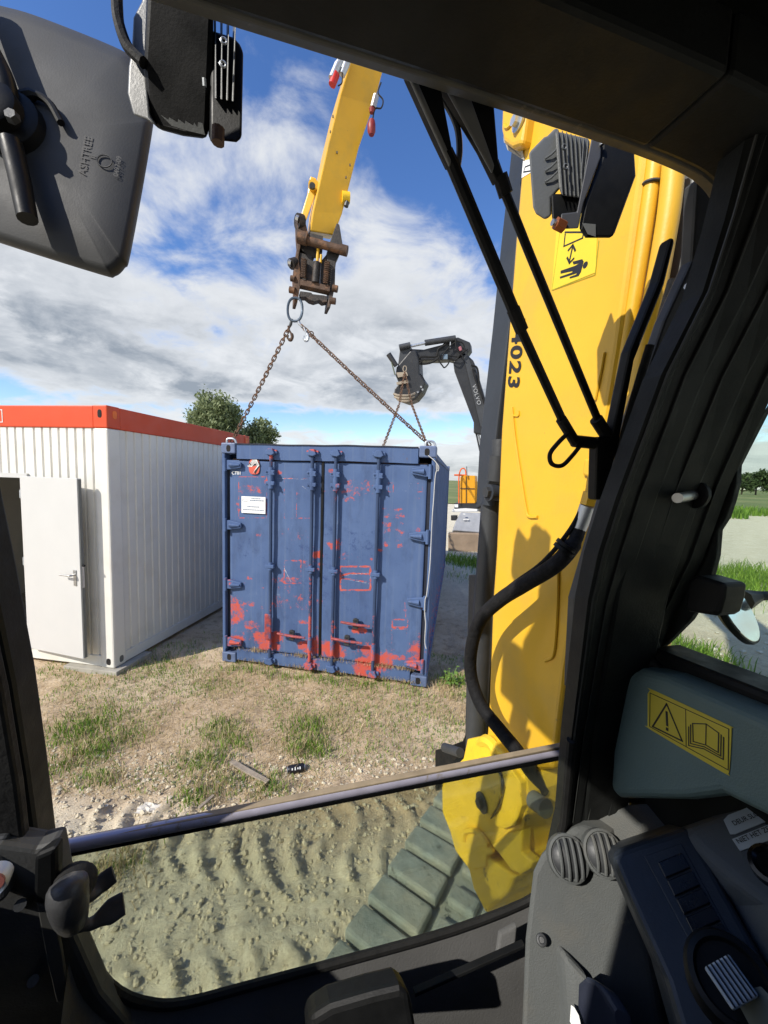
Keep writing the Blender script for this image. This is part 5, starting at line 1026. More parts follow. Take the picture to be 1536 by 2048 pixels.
tk = MB().prism([kv(*q, 13.3) for q in ((738, 1290), (755, 1272), (862, 1275), (862, 1502), (738, 1502))], Vector((.3, .9, 0)) * .8).build('tool_locker', OYE, volv, bevel=.02)
for p0, p1 in (((788, 1278), (788, 1500)), ((740, 1380), (860, 1382))): MB().cyl(kv(*p0, 13.28), kv(*p1, 13.28), .012, n=5).build('locker_seam', VG, tk)
MB().tube(smooth_path([kv(728, 1500, 13.2), kv(728, 1300, 13.2), kv(742, 1230, 13.2), kv(765, 1215, 13.2), kv(782, 1232, 13.2), kv(786, 1275, 13.2)]), .022, 6).build('handrail', ORR, volv, True); MB().cyl(kv(690, 1270, 13.4), kv(790, 1272, 13.4), .03, n=6).build('handrail', ORR, volv, True); MB().cyl(kv(792, 1200, 13.3), kv(795, 1275, 13.3), .012, n=5).build('aerial', VG, volv, True)
MB().prism([kv(*q, 13.3) for q in ((690, 1502), (1300, 1502), (1300, 1545), (690, 1545))], Vector((.3, .9, 0)) * 1.2).build('deck', VG, volv); MB().prism([kv(*q, 13.25) for q in ((690, 1510), (722, 1510), (722, 1535), (690, 1535))], (0, .02, 0)).build('number_plate', WPRINT, volv)
MB().prism([kv(*q, 13.1) for q in ((672, 1552), (780, 1545), (880, 1552), (880, 1572), (672, 1574))], Vector((.3, .9, 0)) * .6).build('white_cover', WPRINT, volv, bevel=.02)
fd = MB().prism([kv(680, 1722, 12.55), kv(905, 1742, 12.55), kv(940, 1690, 12.6), kv(940, 1580, 12.9), kv(745, 1572, 12.95), kv(705, 1640, 12.8)], Vector((.0, .5, -.35))).build('track_guard', mat('light_grey_guard', (.30, .31, .33), .5, var=.12), volv, bevel=.03)
for x, y in ((770, 1590), (775, 1635), (800, 1635)): MB().box(kv(x, y, 12.72), (.08, .03, .03)).build('guard_slot', WPRINT, fd)
MB().cyl(kv(690, 1600, 12.9), kv(690, 1640, 12.9), .11, n=12).build('roller', VG, volv, True)
MB().prism([kv(640, 1745, 12.3), kv(1300, 1760, 12.3), kv(1300, 1905, 12.3), kv(640, 1900, 12.3)], (.05, .25, .0)).build('dozer_blade', mat('sandy_brown_steel', (.30, .22, .15), .8, var=.2, vscale=3, bump=.3, bscale=20), volv, bevel=.03)
# its body, hidden behind our boom
bx = kv(1000, 1400, 14.2)
MB().span((bx.x + .1, 14.0, .95), (bx.x + 2.6, 17.2, 1.25)).build('turntable_deck', VG, volv, bevel=.04); MB().span((bx.x + .3, 15.2, 1.25), (bx.x + 2.5, 17.4, 2.3)).build('engine_cover', OYE, volv, bevel=.1); MB().span((bx.x + 1.5, 13.8, 1.25), (bx.x + 2.5, 15.2, 2.95)).build('driver_cab', VG, volv, bevel=.08)
for k in (0, 1): MB().prism([(bx.x + .1 + k * 1.9, 13.2 + y_, z_) for y_, z_ in ((0, .35), (.3, .05), (3.6, .05), (3.9, .4), (3.6, .8), (.3, .8))], (.5, 0, 0)).build('track', RUB, volv, bevel=.04)
# its chain
LM2 = link_mesh(.09, .011, .065); rc = kv(285, 400, vd - .7)
sl2 = root('chain_sling', 'thin chain hanging from the dark excavator to the far container end', 'chain', rc)
MB().tube([rc + Vector((.055 * math.cos(t * .524), 0, .09 * math.sin(t * .524))) for t in range(12)], .014, 6, closed=True).build('master_link', bpy.data.materials['sandy_steel'], sl2, True)
e1, e2 = cm(.35, CLn - .1, CHt), cm(2.2, CLn - .1, CHt)
for mid, e in ((kv(240, 690, vd - .75), at(752, 931, 10.1)), (kv(342, 690, vd - .75), at(870, 932, 9.95))):
    chain_leg(sl2, rc - Vector((0, 0, .09)), mid, .09, LM2); chain_leg(sl2, mid, e, .09, LM2)
# ------------------------------------------------------------------ cab of the excavator
def loft(loops, name, m, parent, smooth=True, angle=50, caps=(True, True)):
    n_ = len(loops[0]); b = MB(); vs = [p for l in loops for p in l]; fs = []
    for i in range(len(loops) - 1):
        for k in range(n_): fs.append((i * n_ + k, i * n_ + (k + 1) % n_, (i + 1) * n_ + (k + 1) % n_, (i + 1) * n_ + k))
    if caps[0]: fs.append(tuple(range(n_ - 1, -1, -1)))
    if caps[1]: fs.append(tuple(range((len(loops) - 1) * n_, len(loops) * n_)))
    b.add(vs, fs); return b.build(name, m, parent, smooth, angle=angle)
def dense(pts, k=5): return [tuple(q)[:2] for q in smooth_path([Vector((x, y, 0)) for x, y in pts], k)]
e_top = [(-250, -205), (0, -122), (240, -44), (480, 34), (812, 139), (1000, 200), (1180, 260), (1290, 298)]
e_cor = dense([(1290, 298), (1350, 322), (1405, 350), (1440, 388), (1451, 430), (1446, 500)], 4)
e_rgt = [(1446, 500), (1405, 585), (1322, 750), (1230, 1000), (1184, 1164), (1158, 1350), (1142, 1480), (1128, 1640), (1098, 1770)]
e_bot = dense([(1098, 1770), (1046, 1806), (900, 1862), (700, 1918), (500, 1972), (370, 2006), (300, 2008), (235, 1985), (175, 1925), (148, 1850), (135, 1780)], 3)
e_lft = [(135, 1780), (120, 1690), (98, 1500), (75, 1330), (38, 1130), (0, 940), (-70, 600), (-160, 200), (-250, -205)]
def frame(edge, out, name, m=TRIM, dp=.065, bevel=.006, inset=0.0):
    inn = [on_front(*q) - FWDV * inset for q in edge]; o_ = [p + out(i / (len(edge) - 1)) for i, p in enumerate(inn)]
    return MB().slab([inn, o_], -FWDV * dp).build(name, m, exc, bevel=bevel)
hdr = frame(e_top, lambda t: UPV * .13, 'roof_header', dp=.09)
frame(e_cor, lambda t: UPV * (.13 * (1 - t)) + LATV * (.10 * t) + (UPV * .1 + LATV * .1) * (math.sin(math.pi * t) * .6), 'roof_corner', dp=.09)
rp = frame(e_rgt, lambda t: LATV * .11, 'right_front_pillar', dp=.05)
sill = frame(e_bot, lambda t: -UPV * (.14 * math.sin(math.pi * min(1, t * 1.3 + .02)) ** .3) + LATV * (.10 * max(0, 1 - t * 6)) - LATV * (.11 * max(0, (t - .72) / .28)), 'windscreen_sill', dp=.05)
frame(e_lft, lambda t: -LATV * .085, 'left_front_pillar', dp=.045)
frame([(110, 1640), (98, 1500), (75, 1330), (38, 1130), (0, 940), (-70, 600)], lambda t: -LATV * .035, 'pillar_seal', m=RUB, dp=.015, bevel=.004, inset=.048)
# lighter outer lip of the roof edge
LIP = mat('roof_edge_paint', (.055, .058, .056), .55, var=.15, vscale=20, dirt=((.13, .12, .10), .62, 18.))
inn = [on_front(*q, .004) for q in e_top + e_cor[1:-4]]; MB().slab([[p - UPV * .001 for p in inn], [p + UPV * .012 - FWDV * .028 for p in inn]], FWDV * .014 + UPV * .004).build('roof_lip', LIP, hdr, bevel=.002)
# rubber gasket round the fixed lower pane, with a worn pale edge
full = e_rgt[6:] + e_bot[1:] + [(128, 1735)]
gp = [on_front(*q, -.052) for q in full]; MB().tube([p for p in gp], .0075, 8).build('pane_gasket', RUB, sill, True)
PALE = mat('worn_gasket_edge', (.26, .23, .17), .8, var=.4, vscale=40, col2=(.03, .03, .03), amt2=(.45, .55), scale2=30)
MB().tube([on_front(x, y - 6, -.045) for x, y in e_bot[1:20]], .0026, 5).build('gasket_edge', PALE, sill, True)
# lower windscreen pane and the rail on its top edge
lp = [(128, 1690), (1150, 1492), (1122, 1520), (1112, 1640), (1090, 1775)] + e_bot[1:] ; pane = [on_front(x, y, .006) for x, y in ([(112, 1700), (1150, 1492)] + [(1140, 1560), (1130, 1650), (1104, 1775)] + e_bot[1:])]
MB().prism(pane, FWDV * .004).build('lower_windscreen', GLASS_T, exc)['label'] = 'green tinted lower windscreen pane below the aluminium rail'
def rail(y0, y1, off, dp, m, name, par, bevel=.002): return MB().prism([on_front(104, 1690 + y0, off), on_front(1158, 1486 + y0, off), on_front(1158, 1486 + y1, off), on_front(104, 1690 + y1, off)], -FWDV * dp).build(name, m, par, bevel=bevel)
rl = MB().tube([on_front(104, 1698, .004), on_front(1158, 1494, .004)], .0090, 12).build('window_rail', ALU, exc, True)
TANR = mat('dusty_rail_top', (.30, .24, .16), .8, var=.2, vscale=30); rail(-9, -3, .012, .012, TANR, 'rail_seal', rl); rail(13, 19, .006, .010, BLK, 'rail_groove', rl, 0)
MB().box(on_front(1150, 1492, .004), (.03, .03, .028), (LATV, FWDV, UPV)).build('rail_end', BLK, rl, bevel=.004)
# roof, walls, floor: a closed box with openings
def wbox(l0, l1, f0, f1, z0, z1, name, m, bevel=.01): 
    c = W((l0 + l1) / 2, (f0 + f1) / 2, (z0 + z1) / 2); return MB().box(c, (l1 - l0, f1 - f0, z1 - z0), (LATV, FWDV, UPV)).build(name, m, exc, bevel=bevel)
roof = wbox(-.50, .80, -1.1, .345, .475, .56, 'cab_roof', LINING)
rows = []
for i in range(15):
    f_ = .34 - .08 * i; rows.append([W(-.45 + .1 * j, f_, .462 - .012 * math.sin(f_ * 7) - .016 * (abs(j - 6) > 4) - .01 * (i % 5 == 2)) for j in range(13)])
MB().slab(rows, UPV * .008).build('roof_lining', LINING, exc, True)
wbox(-.52, .82, -1.2, -1.1, -1.2, .56, 'rear_wall', LINING); wbox(-.52, .82, -1.1, .62, -1.25, -1.15, 'cab_floor', RUB)  # unseen rear wall left windowless so the cab stays dark
wbox(-.48, -.42, -1.1, .56, -1.15, -.42, 'door_panel', TRIM); wbox(-.48, -.42, -1.1, -.01, -.42, .475, 'sun_block_panel', TRIM); wbox(-.48, -.42, -.01, .44, .34, .475, 'door_top_rail', TRIM)  # solid panel behind the door opening is added to block the sun
wbox(.72, .80, -1.1, .60, -1.15, -.36, 'right_wall', TRIM); wbox(.72, .80, -1.1, .40, .36, .475, 'right_top_rail', TRIM); wbox(.72, .80, -1.1, -.5, -.36, .36, 'rear_right_pillar', TRIM)
# broad moulded right pillar between the windscreen and the side window
A = [(1490, 280), (1449, 440), (1405, 585), (1322, 750), (1230, 1000), (1195, 1110), (1176, 1200), (1158, 1350), (1142, 1480), (1128, 1640), (1105, 1740)]
B = [(1960, 180), (1790, 390), (1655, 590), (1556, 760), (1458, 970), (1404, 1120), (1346, 1230), (1310, 1318), (1262, 1500), (1225, 1650), (1200, 1760)]
rows = []
prof = [(0, 0), (.06, .010), (.10, .010), (.12, .004), (.22, .006), (.24, .014), (.40, .016), (.42, .009), (.55, .006), (.57, .013), (.74, .012), (.76, .004), (.88, .002), (.90, .010), (1, .008)]
for a, c in zip(A, B):
    P, Q = on_front(*a, -.052), on_side(*c, .66)
    rows.append([P.lerp(Q, t) + (LATV * .5 - FWDV * .5) * (-.012 * math.sin(math.pi * t)) + (-LATV * .6 - FWDV * .8) * o_ * .42 for t, o_ in prof])
pil = MB().slab(rows, LATV * .004 + FWDV * .03).build('pillar_trim', TRIM, exc)
STRIPE = mat('trim_line_grey', (.055, .058, .055), .5, var=.3, vscale=30)  # lighter grey for the thin lines along the pillar ridges
def pline(t, r0, r1, r_, m, name='trim_edge'): return MB().tube([rows[i][min(range(len(prof)), key=lambda k: abs(prof[k][0] - t))] - LATV * .001 for i in range(r0, r1)], r_, 5).build(name, m, pil, True)
pline(.24, 0, 10, .0011, STRIPE); pline(.57, 0, 10, .0009, STRIPE); pline(.90, 0, 7, .0009, STRIPE); pline(.06, 0, 9, .0016, STRIPE); pline(.42, 0, 10, .0007, STRIPE); pline(.12, 0, 10, .0008, STRIPE)
def pil_at(x, y, lat=.60): return on_side(x, y, lat)
c = on_side(1395, 990, .61); MB().lathe([(0, .020), (.006, .020), (.008, .014)], c, -LATV, 18).build('pin_plate', BLK, pil, True); MB().cyl(c - LATV * .006, on_side(1355, 996, .545), .0072, n=14).build('locating_pin', STEEL, pil, True)
c = on_side(1480, 722, .61); MB().lathe([(0, .017), (.006, .015), (.012, .008)], c, -LATV, 16).build('coat_hook', BLK, pil, True); MB().tube([on_side(1470, 722, .585), on_side(1500, 690, .60), on_side(1536, 655, .61)], .003, 6).build('hook_rod', DGM, pil, True)
# side window
MB().prism([on_side(x, y, .70) for x, y in ((1270, 1330), (1700, 1500), (2100, 1560), (2100, 330), (1640, 480), (1536, 780))], LATV * .004).build('side_window', GLASS_S, exc)
MB().prism([on_side(x, y, .63) for x, y in ((1296, 1292), (1322, 1303), (1536, 1388), (1760, 1475), (1760, 1530), (1536, 1442), (1340, 1362), (1296, 1350))], LATV * .07).build('window_ledge', BLK, exc, bevel=.008)
RAG = mat('torn_rubber_seal', (.012, .016, .014), .7, var=.4, vscale=30, bump=.4, bscale=40)
MB().prism([on_side(x, y, .665) for x, y in ((1540, 800), (1494, 890), (1474, 930), (1472, 965), (1464, 1000), (1452, 1035), (1436, 1060), (1432, 1110), (1422, 1150), (1408, 1195), (1380, 1240), (1345, 1275), (1332, 1288), (1316, 1300), (1370, 1120), (1430, 990))], LATV * .012).build('window_seal', RAG, exc, bevel=.002)
# round mirror outside the side window, on a black box
bxm = MB().prism([on_side(x, y, .60) for x, y in ((1374, 1160), (1392, 1150), (1450, 1168), (1447, 1195), (1438, 1226), (1428, 1232), (1368, 1222))], LATV * .045).build('mirror_box', BLK, exc, bevel=.005)
mc = on_side(1472, 1222, .82); mx_ = (on_side(1506, 1288, .84) - on_side(1440, 1160, .84)).normalized(); vv = (mc - EYE).normalized(); mn = (vv * -.32 - vv.cross(mx_).normalized() * .947).normalized(); my_ = mn.cross(mx_).normalized()
rr_ = (on_side(1506, 1288, .82) - on_side(1440, 1160, .82)).length / 2
lo_ = lambda s, h: [mc + mx_ * (rr_ * s * math.cos(t)) + my_ * (rr_ * s * math.sin(t)) + mn * h for t in np.linspace(0, 6.283, 33)[:-1]]
wm = loft([lo_(1, .004), lo_(1.02, .0), lo_(1, -.006), lo_(.6, -.018)], 'round_mirror', BLK, exc); loft([lo_(.94, .0045), lo_(.93, .0055)], 'mirror_glass', MIRG, wm)
MB().tube([on_side(1448, 1200, .66), on_side(1462, 1215, .80)], .006, 8).build('mirror_stalk', DGM, wm, True); MB().tube([on_side(1484, 1200, .9), on_side(1520, 1192, .95), on_side(1600, 1190, 1.0)], [.022, .010, .009], 8).build('mirror_arm', DGM, wm, True)
# grey-green side panel with warning sticker
sp_ = MB().prism([on_side(x, y, .585) for x, y in ((1252, 1352), (1275, 1338), (1330, 1352), (1540, 1442), (1680, 1502), (1680, 1720), (1560, 1650), (1450, 1594), (1380, 1602), (1236, 1598), (1217, 1580), (1222, 1500))], LATV * .06).build('side_panel', GRNP, exc, bevel=.014, seg=4)
MB().prism([on_side(x, y, .62) for x, y in ((1276, 1255), (1292, 1270), (1302, 1320), (1340, 1352), (1262, 1352), (1262, 1300))], LATV * .03).build('panel_corner', TRIM, exc, bevel=.006)
def pz(x, y, lift=0.0): return on_side(x, y, .585 - .0012 - lift)
stk = MB().prism([pz(x, y) for x, y in dense([(1295, 1388), (1300, 1381), (1308, 1381), (1454, 1449), (1462, 1456), (1463, 1465), (1459, 1538), (1455, 1546), (1446, 1545), (1302, 1460), (1295, 1452)], 3)], LATV * .0006).build('warning_sticker', YSTK, exc)
stk['label'] = 'yellow warning sticker with triangle and open book'
def sline(pts, w, name='symbol', closed=False, lift=.0006):
    P = [pz(x, y, lift) for x, y in pts]; b = MB()
    for a, c in zip(P, P[1:] + ([P[0]] if closed else [])): d_ = (c - a).normalized(); n_ = d_.cross(LATV) * w; b.prism([a - n_ - d_ * w, a + n_ - d_ * w, c + n_ + d_ * w, c - n_ + d_ * w], LATV * .0004)
    return b.build(name, BPRINT, stk)
sline(((1300, 1386), (1457, 1458), (1456, 1540), (1299, 1453)), .0005, closed=True); sline(((1371, 1418), (1372, 1494)), .0004)
sline(((1333, 1408), (1305, 1453), (1364, 1482)), .0011, 'triangle', True)
sline(((1333, 1425), (1334, 1450)), .0017, 'exclamation_mark'); sline(((1334, 1458), (1334, 1459)), .0019, 'exclamation_mark')
sline(((1385, 1447), (1412, 1448), (1437, 1466), (1436, 1505), (1411, 1490), (1386, 1483)), .0007, 'book', True); sline(((1412, 1448), (1411, 1490)), .0006, 'book')
sline(((1381, 1450), (1381, 1487), (1409, 1494), (1441, 1512), (1442, 1470)), .0007, 'book'); sline(((1377, 1454), (1377, 1491), (1408, 1498), (1446, 1519), (1447, 1475)), .0007, 'book')
# ---------------- console on the right
PLANES = {}
def slabpx(pts, d0, vec, name, m, par=None, bevel=.006, seg=3):   # pts with own depth
    P = [at(x, y, d_ if d_ else d0) for x, y, d_ in pts]; c = sum(P, Vector()) / len(P)
    n_ = Vector(np.linalg.svd(np.array([tuple(p - c) for p in P]))[2][2]); n_ = n_ if n_.dot(EYE - c) > 0 else -n_; PLANES[name] = (c, n_)
    return MB().prism([hit(x, y, c, n_) for x, y, d_ in pts], vec).build(name, m, par or exc, bevel=bevel, seg=seg)
AWAY = FWDV * .10 - UPV * .02
con = slabpx([(1062, 1745, .66), (1078, 1712, .67), (1110, 1680, .69), (1150, 1650, .70), (1215, 1672, .68), (1262, 1735, .65), (1300, 1900, .60), (1345, 2160, .54), (1034, 2160, .55), (1046, 1880, .615)], .6, FWDV * .05 + LATV * .10 - UPV * .02, 'console', GRYP, bevel=.012)
slabpx([(1148, 1650, .70), (1236, 1606, .76), (1385, 1598, .73), (1470, 1590, .70), (1600, 1640, .66), (1600, 1760, .60), (1262, 1730, .652)], .6, -UPV * .05, 'console_deck', GRYP, con, bevel=.008)
slabpx([(1230, 1598, .75), (1395, 1594, .72), (1460, 1585, .70), (1470, 1575, .72), (1400, 1580, .73), (1232, 1590, .76)], .6, -UPV * .01, 'deck_gap', BLK, con, bevel=.002)
for x, y, rx_ in ((1400, 1602, 17), (1372, 1600, 14)): MB().lathe([(-.004, .016), (.006, .015), (.009, .009)], at(x, y, .69), UPV * .8 - FWDV * .4, 16).build('deck_knob', BLK, con, True)
for (x, y, d_) in ((1136, 1716, .655), (1206, 1706, .655)):
    c = at(x, y, d_); ax = (-FWDV * .72 + UPV * .60 - LATV * .25).normalized(); rr = .032
    k_ = MB().lathe([(-.01, rr * 1.12), (.004, rr * 1.12), (.006, rr), (.002, rr * .96)], c, ax, 24).build('vent_ring', GRYP, con, True)
    u_ = ax.cross(UPV).normalized(); v_ = ax.cross(u_)
    MB().lathe([(0, rr * .94), (.006, rr * .80), (.011, rr * .45), (.0125, rr * .05)], c, ax, 24).build('vent_dome', DGM, con, True)
    for s in (-.55, -.18, .18, .55):
        pts = [c + u_ * (rr * s) + v_ * (rr * .92 * t * math.sqrt(1 - s * s)) + ax * (.004 + .014 * math.sqrt(max(0, 1 - s * s * .8)) * math.sqrt(max(0, 1 - t * t * .85))) for t in np.linspace(-1, 1, 11)]
        MB().tube(pts, .0028, 6).build('vent_louvre', GRYP, con, True)
c = at(1083, 1880, .61); MB().lathe([(-.003, .009), (.003, .008), (.004, .005), (.001, .004)], c, (EYE - c), 16).build('screw', DGM, con, True)
# lower part with the tilt lever
slabpx([(1130, 1905, .60), (1180, 1960, .575), (1240, 2100, .52), (1360, 2160, .50), (1150, 2160, .53)], .56, AWAY * .4, 'lever_housing', GRYP, con, bevel=.012)
slabpx([(1152, 1962, .565), (1168, 1948, .56), (1195, 1960, .55), (1225, 2010, .52), (1240, 2090, .50), (1180, 2090, .52), (1150, 2010, .55)], .55, -FWDV * .02 + LATV * .02, 'tilt_lever', mat('navy_black_plastic', (.02, .024, .04), .4, var=.2, spec=.4), con, bevel=.010)
slabpx([(1150, 2024, .55), (1158, 2030, .545), (1165, 2060, .53), (1148, 2060, .535)], .55, FWDV * .01, 'white_tag', WPRINT, con, bevel=.001)
# switch bank
NAVY = mat('dark_blue_black_plastic', (.026, .033, .044), .42, var=.2, vscale=8, bump=.1, bscale=300, spec=.45)
bank = slabpx([(1222, 1712, .60), (1238, 1698, .605), (1375, 1652, .60), (1400, 1690, .57), (1610, 2060, .40), (1610, 2200, .38), (1400, 2200, .40), (1330, 1960, .47), (1250, 1780, .56)], .5, FWDV * .06 + LATV * .05 - UPV * .06, 'switch_bank', NAVY, bevel=.010)
GLB = mat('gloss_black', (.006, .006, .007), .25, var=.2, spec=.5)
def onb(x, y, lift=0.0):   # on the face of the switch bank
    c, n_ = PLANES['switch_bank']; return hit(x, y, c + n_ * lift, n_), n_
def bankplate(pts, lift, m, name, th=.002, par=None, bevel=.001): P = [onb(x, y, lift)[0] for x, y in pts]; return MB().prism(P, -onb(1300, 1800)[1] * th).build(name, m, par or bank, bevel=bevel)
bankplate(((1288, 1712), (1362, 1686), (1500, 1940), (1440, 1990), (1405, 1930)), .002, NAVY, 'switch_frame')
for i in range(5):
    f0, f1 = i / 5 + .012, (i + 1) / 5 - .012
    L = lambda f: (1314 + (1405 - 1314) * f, 1722 + (1905 - 1722) * f); Rr = lambda f: (1362 + (1462 - 1362) * f, 1702 + (1878 - 1702) * f)
    sw = bankplate((L(f0), Rr(f0), Rr(f1), L(f1)), .006, GLB, 'rocker_switch', .004, bevel=.0015)
arm = slabpx([(1372, 1668, .585), (1386, 1654, .59), (1440, 1635, .585), (1600, 1580, .56), (1700, 1800, .46), (1640, 1960, .42), (1536, 1810, .47), (1480, 1770, .51), (1400, 1700, .565)], .5, FWDV * .05 - UPV * .06, 'control_box', mat('slate_grey_plastic', (.10, .112, .122), .6, var=.1, bump=.2, bscale=400, spec=.3), bevel=.012)
def ona(x, y, lift=0.0):
    c, n_ = PLANES['control_box']; return hit(x, y, c + n_ * lift, n_), n_
PALEB = mat('pale_label', (.50, .56, .60), .5, var=.04)
an = ona(1480, 1700)[1]
for pts, tx, tp in ((((1447, 1640), (1456, 1630), (1620, 1566), (1640, 1600), (1470, 1668), (1460, 1668)), 'DEUR SLOT OUDE', (1466, 1648)), (((1464, 1678), (1640, 1608), (1656, 1636), (1480, 1702)), 'NIET HET ZELFDE', (1474, 1684))):
    lb = MB().prism([ona(x, y, .0022)[0] for x, y in pts], -an * .0012).build('label_strip', PALEB, arm)
    o = ona(*tp, .0024)[0]; xd = (ona(tp[0] + 90, tp[1] - 37, .0024)[0] - o).normalized(); yd = an.cross(xd)
    text(tx, o, xd, yd, .0062, BPRINT, 'lettering', lb, lift=.0004, bold=.012, align='LEFT')
MB().lathe([(-.004, .026), (.010, .025), (.012, .02), (.008, .015)], ona(1545, 1735, .002)[0], an, 24).build('round_gauge', GLB, arm, True)
kc = at(1462, 1962, .42); kn = (EYE - kc).normalized() * .8 + UPV * .3; kn.normalize()
knb = MB().lathe([(-.03, .046), (.0, .046), (.008, .042), (.010, .036), (.004, .033)], kc, kn, 28).build('throttle_dial', BLK, bank, True)
ku = (at(1490, 1925, .42) - at(1424, 1965, .42)); ku = (ku - kn * ku.dot(kn)).normalized(); kw = kn.cross(ku); cc_ = at(1461, 1966, .41); cc_ = cc_ + kn * .006
MB().box(cc_, (.034, .034, .008), (ku, kw, kn)).build('dial_cap', PALEB, knb, bevel=.002)
for i in range(6): MB().box(cc_ + ku * (-.0135 + .0054 * i) + kn * .005, (.0018, .033, .002), (ku, kw, kn)).build('dial_rib', BPRINT if i % 1 == 0 else PALEB, knb)
slabpx([(1500, 2010, .40), (1560, 2000, .38), (1600, 2100, .36), (1490, 2100, .38)], .4, FWDV * .02, 'joystick_base', mat('olive_grey_plastic', (.10, .11, .09), .6), bevel=.01)
# front kick panel below the sill
inn = [on_front(x, y, -.052) - UPV * .012 for x, y in e_bot[2:28]]
rows = [inn, [p - FWDV * .02 - UPV * .03 for p in inn], [p - FWDV * .05 - UPV * .10 for p in inn], [p - FWDV * .07 - UPV * .35 for p in inn]]
KICK = mat('kick_panel_grey', (.085, .085, .085), .6, var=.15, vscale=8, bump=.2, bscale=300, spec=.3, dirt=((.18, .16, .13), .67, 10.)); MB().slab(rows, FWDV * .01).build('kick_panel', KICK, exc, True)
def kp(x, y, d_): return at(x, y, d_)
slabpx([(608, 2080, .50), (618, 2036, .505), (660, 2010, .51), (745, 1985, .51), (800, 1972, .51), (822, 1985, .505), (838, 2080, .49)], .5, FWDV * .05 - UPV * .03, 'floor_shadow', BLK, bevel=.012)  # black slab stands in for a shadow low on the kick panel
slabpx([(830, 1988, .585), (1050, 1890, .63), (1050, 1897, .628), (830, 1996, .583)], .5, FWDV * .01, 'panel_seam', BLK, bevel=.001)
slabpx([(1000, 1870, .655), (1036, 1850, .665), (1030, 1910, .64), (992, 1925, .64)], .6, FWDV * .01, 'panel_rib', KICK, bevel=.004)
# ---------------- left lower corner: window latch with rubber lever, pins
KICKL = mat('dark_grey_pillar_cover', (.060, .061, .060), .6, var=.2, vscale=10, bump=.1, bscale=250, dirt=((.10, .09, .075), .66, 12.))
def ol(x, y, off=-.055): return on_front(x, y, off)
MB().prism([ol(x, y, -.075) for x, y in ((70, 1700), (110, 1690), (128, 1780), (150, 1880), (200, 1990), (260, 2060), (260, 2200), (-300, 2200), (-300, 1690), (0, 1690))], FWDV * .03).build('lower_pillar_cover', KICKL, exc, bevel=.006)
MB().prism([ol(x, y, -.085) for x, y in ((72, 1808), (104, 1818), (122, 1900), (138, 2003), (112, 2006), (92, 1920))], FWDV * .006).build('latch_bar', mat('latch_bar_grey', (.075, .076, .072), .5, .2, var=.15), exc, bevel=.002)
MB().prism([ol(x, y, -.083) for x, y in ((66, 1716), (112, 1696), (112, 1808), (64, 1812))], FWDV * .02).build('latch_block', BLK, exc, bevel=.005)
for x, y in ((40, 1810), (66, 1962), (135, 2018)): MB().cyl(ol(x, y, -.09), ol(x, y, -.075), .006, n=10).build('bolt', DGM, exc, True)
LEV = mat('rubber_lever', (.05, .051, .053), .42, var=.25, vscale=14, bump=.15, bscale=60, spec=.5)
d0 = -.10
lev = MB().tube(smooth_path([ol(134, 1752, d0), ol(136, 1790, d0 - .01), ol(142, 1825, d0 - .01), ol(150, 1848, d0)], 5), [.008, .016, .0185, .019, .0195, .0195, .019, .019, .0185, .018, .017, .016, .0155, .0145, .013, .009], 16).build('latch_lever', LEV, exc, True, angle=70)
MB().lathe([(-.012, .020), (.004, .023), (.010, .021), (.012, .012)], ol(148, 1770, -.085), FWDV, 20).build('lever_boot', RUB, lev, True)
def prong(pts, ws, th, name):
    P = smooth_path([ol(x, y, o_) for x, y, o_ in pts], 5); b = MB(); n_ = len(P); loops = []
    for i, p in enumerate(P):
        t = i / (n_ - 1); w_ = np.interp(t, np.linspace(0, 1, len(ws)), ws); h_ = np.interp(t, np.linspace(0, 1, len(th)), th); tg = (P[min(i + 1, n_ - 1)] - P[max(i - 1, 0)]).normalized(); u_ = tg.cross((p - EYE).normalized()).normalized(); v_ = tg.cross(u_)
        loops.append([p + u_ * (w_ * math.cos(a_)) + v_ * (h_ * math.sin(a_)) for a_ in np.linspace(0, 6.283, 15)[:-1]])
    return loft(loops, name, LEV, lev, True, 70)
prong([(150, 1848, d0), (180, 1848, d0 + .004), (212, 1828, d0 + .01), (248, 1806, d0 + .015)], [.010, .006, .008, .0135, .012], [.009, .006, .005, .0035, .002], 'lever_prong')
prong([(152, 1795, d0 + .01), (180, 1790, d0 + .02), (202, 1768, d0 + .03), (228, 1748, d0 + .035)], [.012, .007, .009, .011, .010], [.008, .005, .004, .003, .002], 'lever_prong')
lt = MB().lathe([(-.01, .013), (.003, .013), (.006, .0115), (.003, .0095)], ol(-14, 1765, -.13), -FWDV + LATV * .2, 22).build('door_lock', GALV, exc, True); MB().lathe([(0, .0095), (.002, .009)], ol(-14, 1765, -.134), -FWDV + LATV * .2, 18).build('lock_button', mat('dull_pink_plastic', (.35, .12, .10), .5), lt, True)
slabpx([(-30, 1680, .40), (18, 1672, .41), (6, 1700, .41), (14, 1735, .40), (12, 1800, .40), (-30, 1830, .39)], .4, FWDV * .02, 'lock_housing', DGM, lt, bevel=.005)
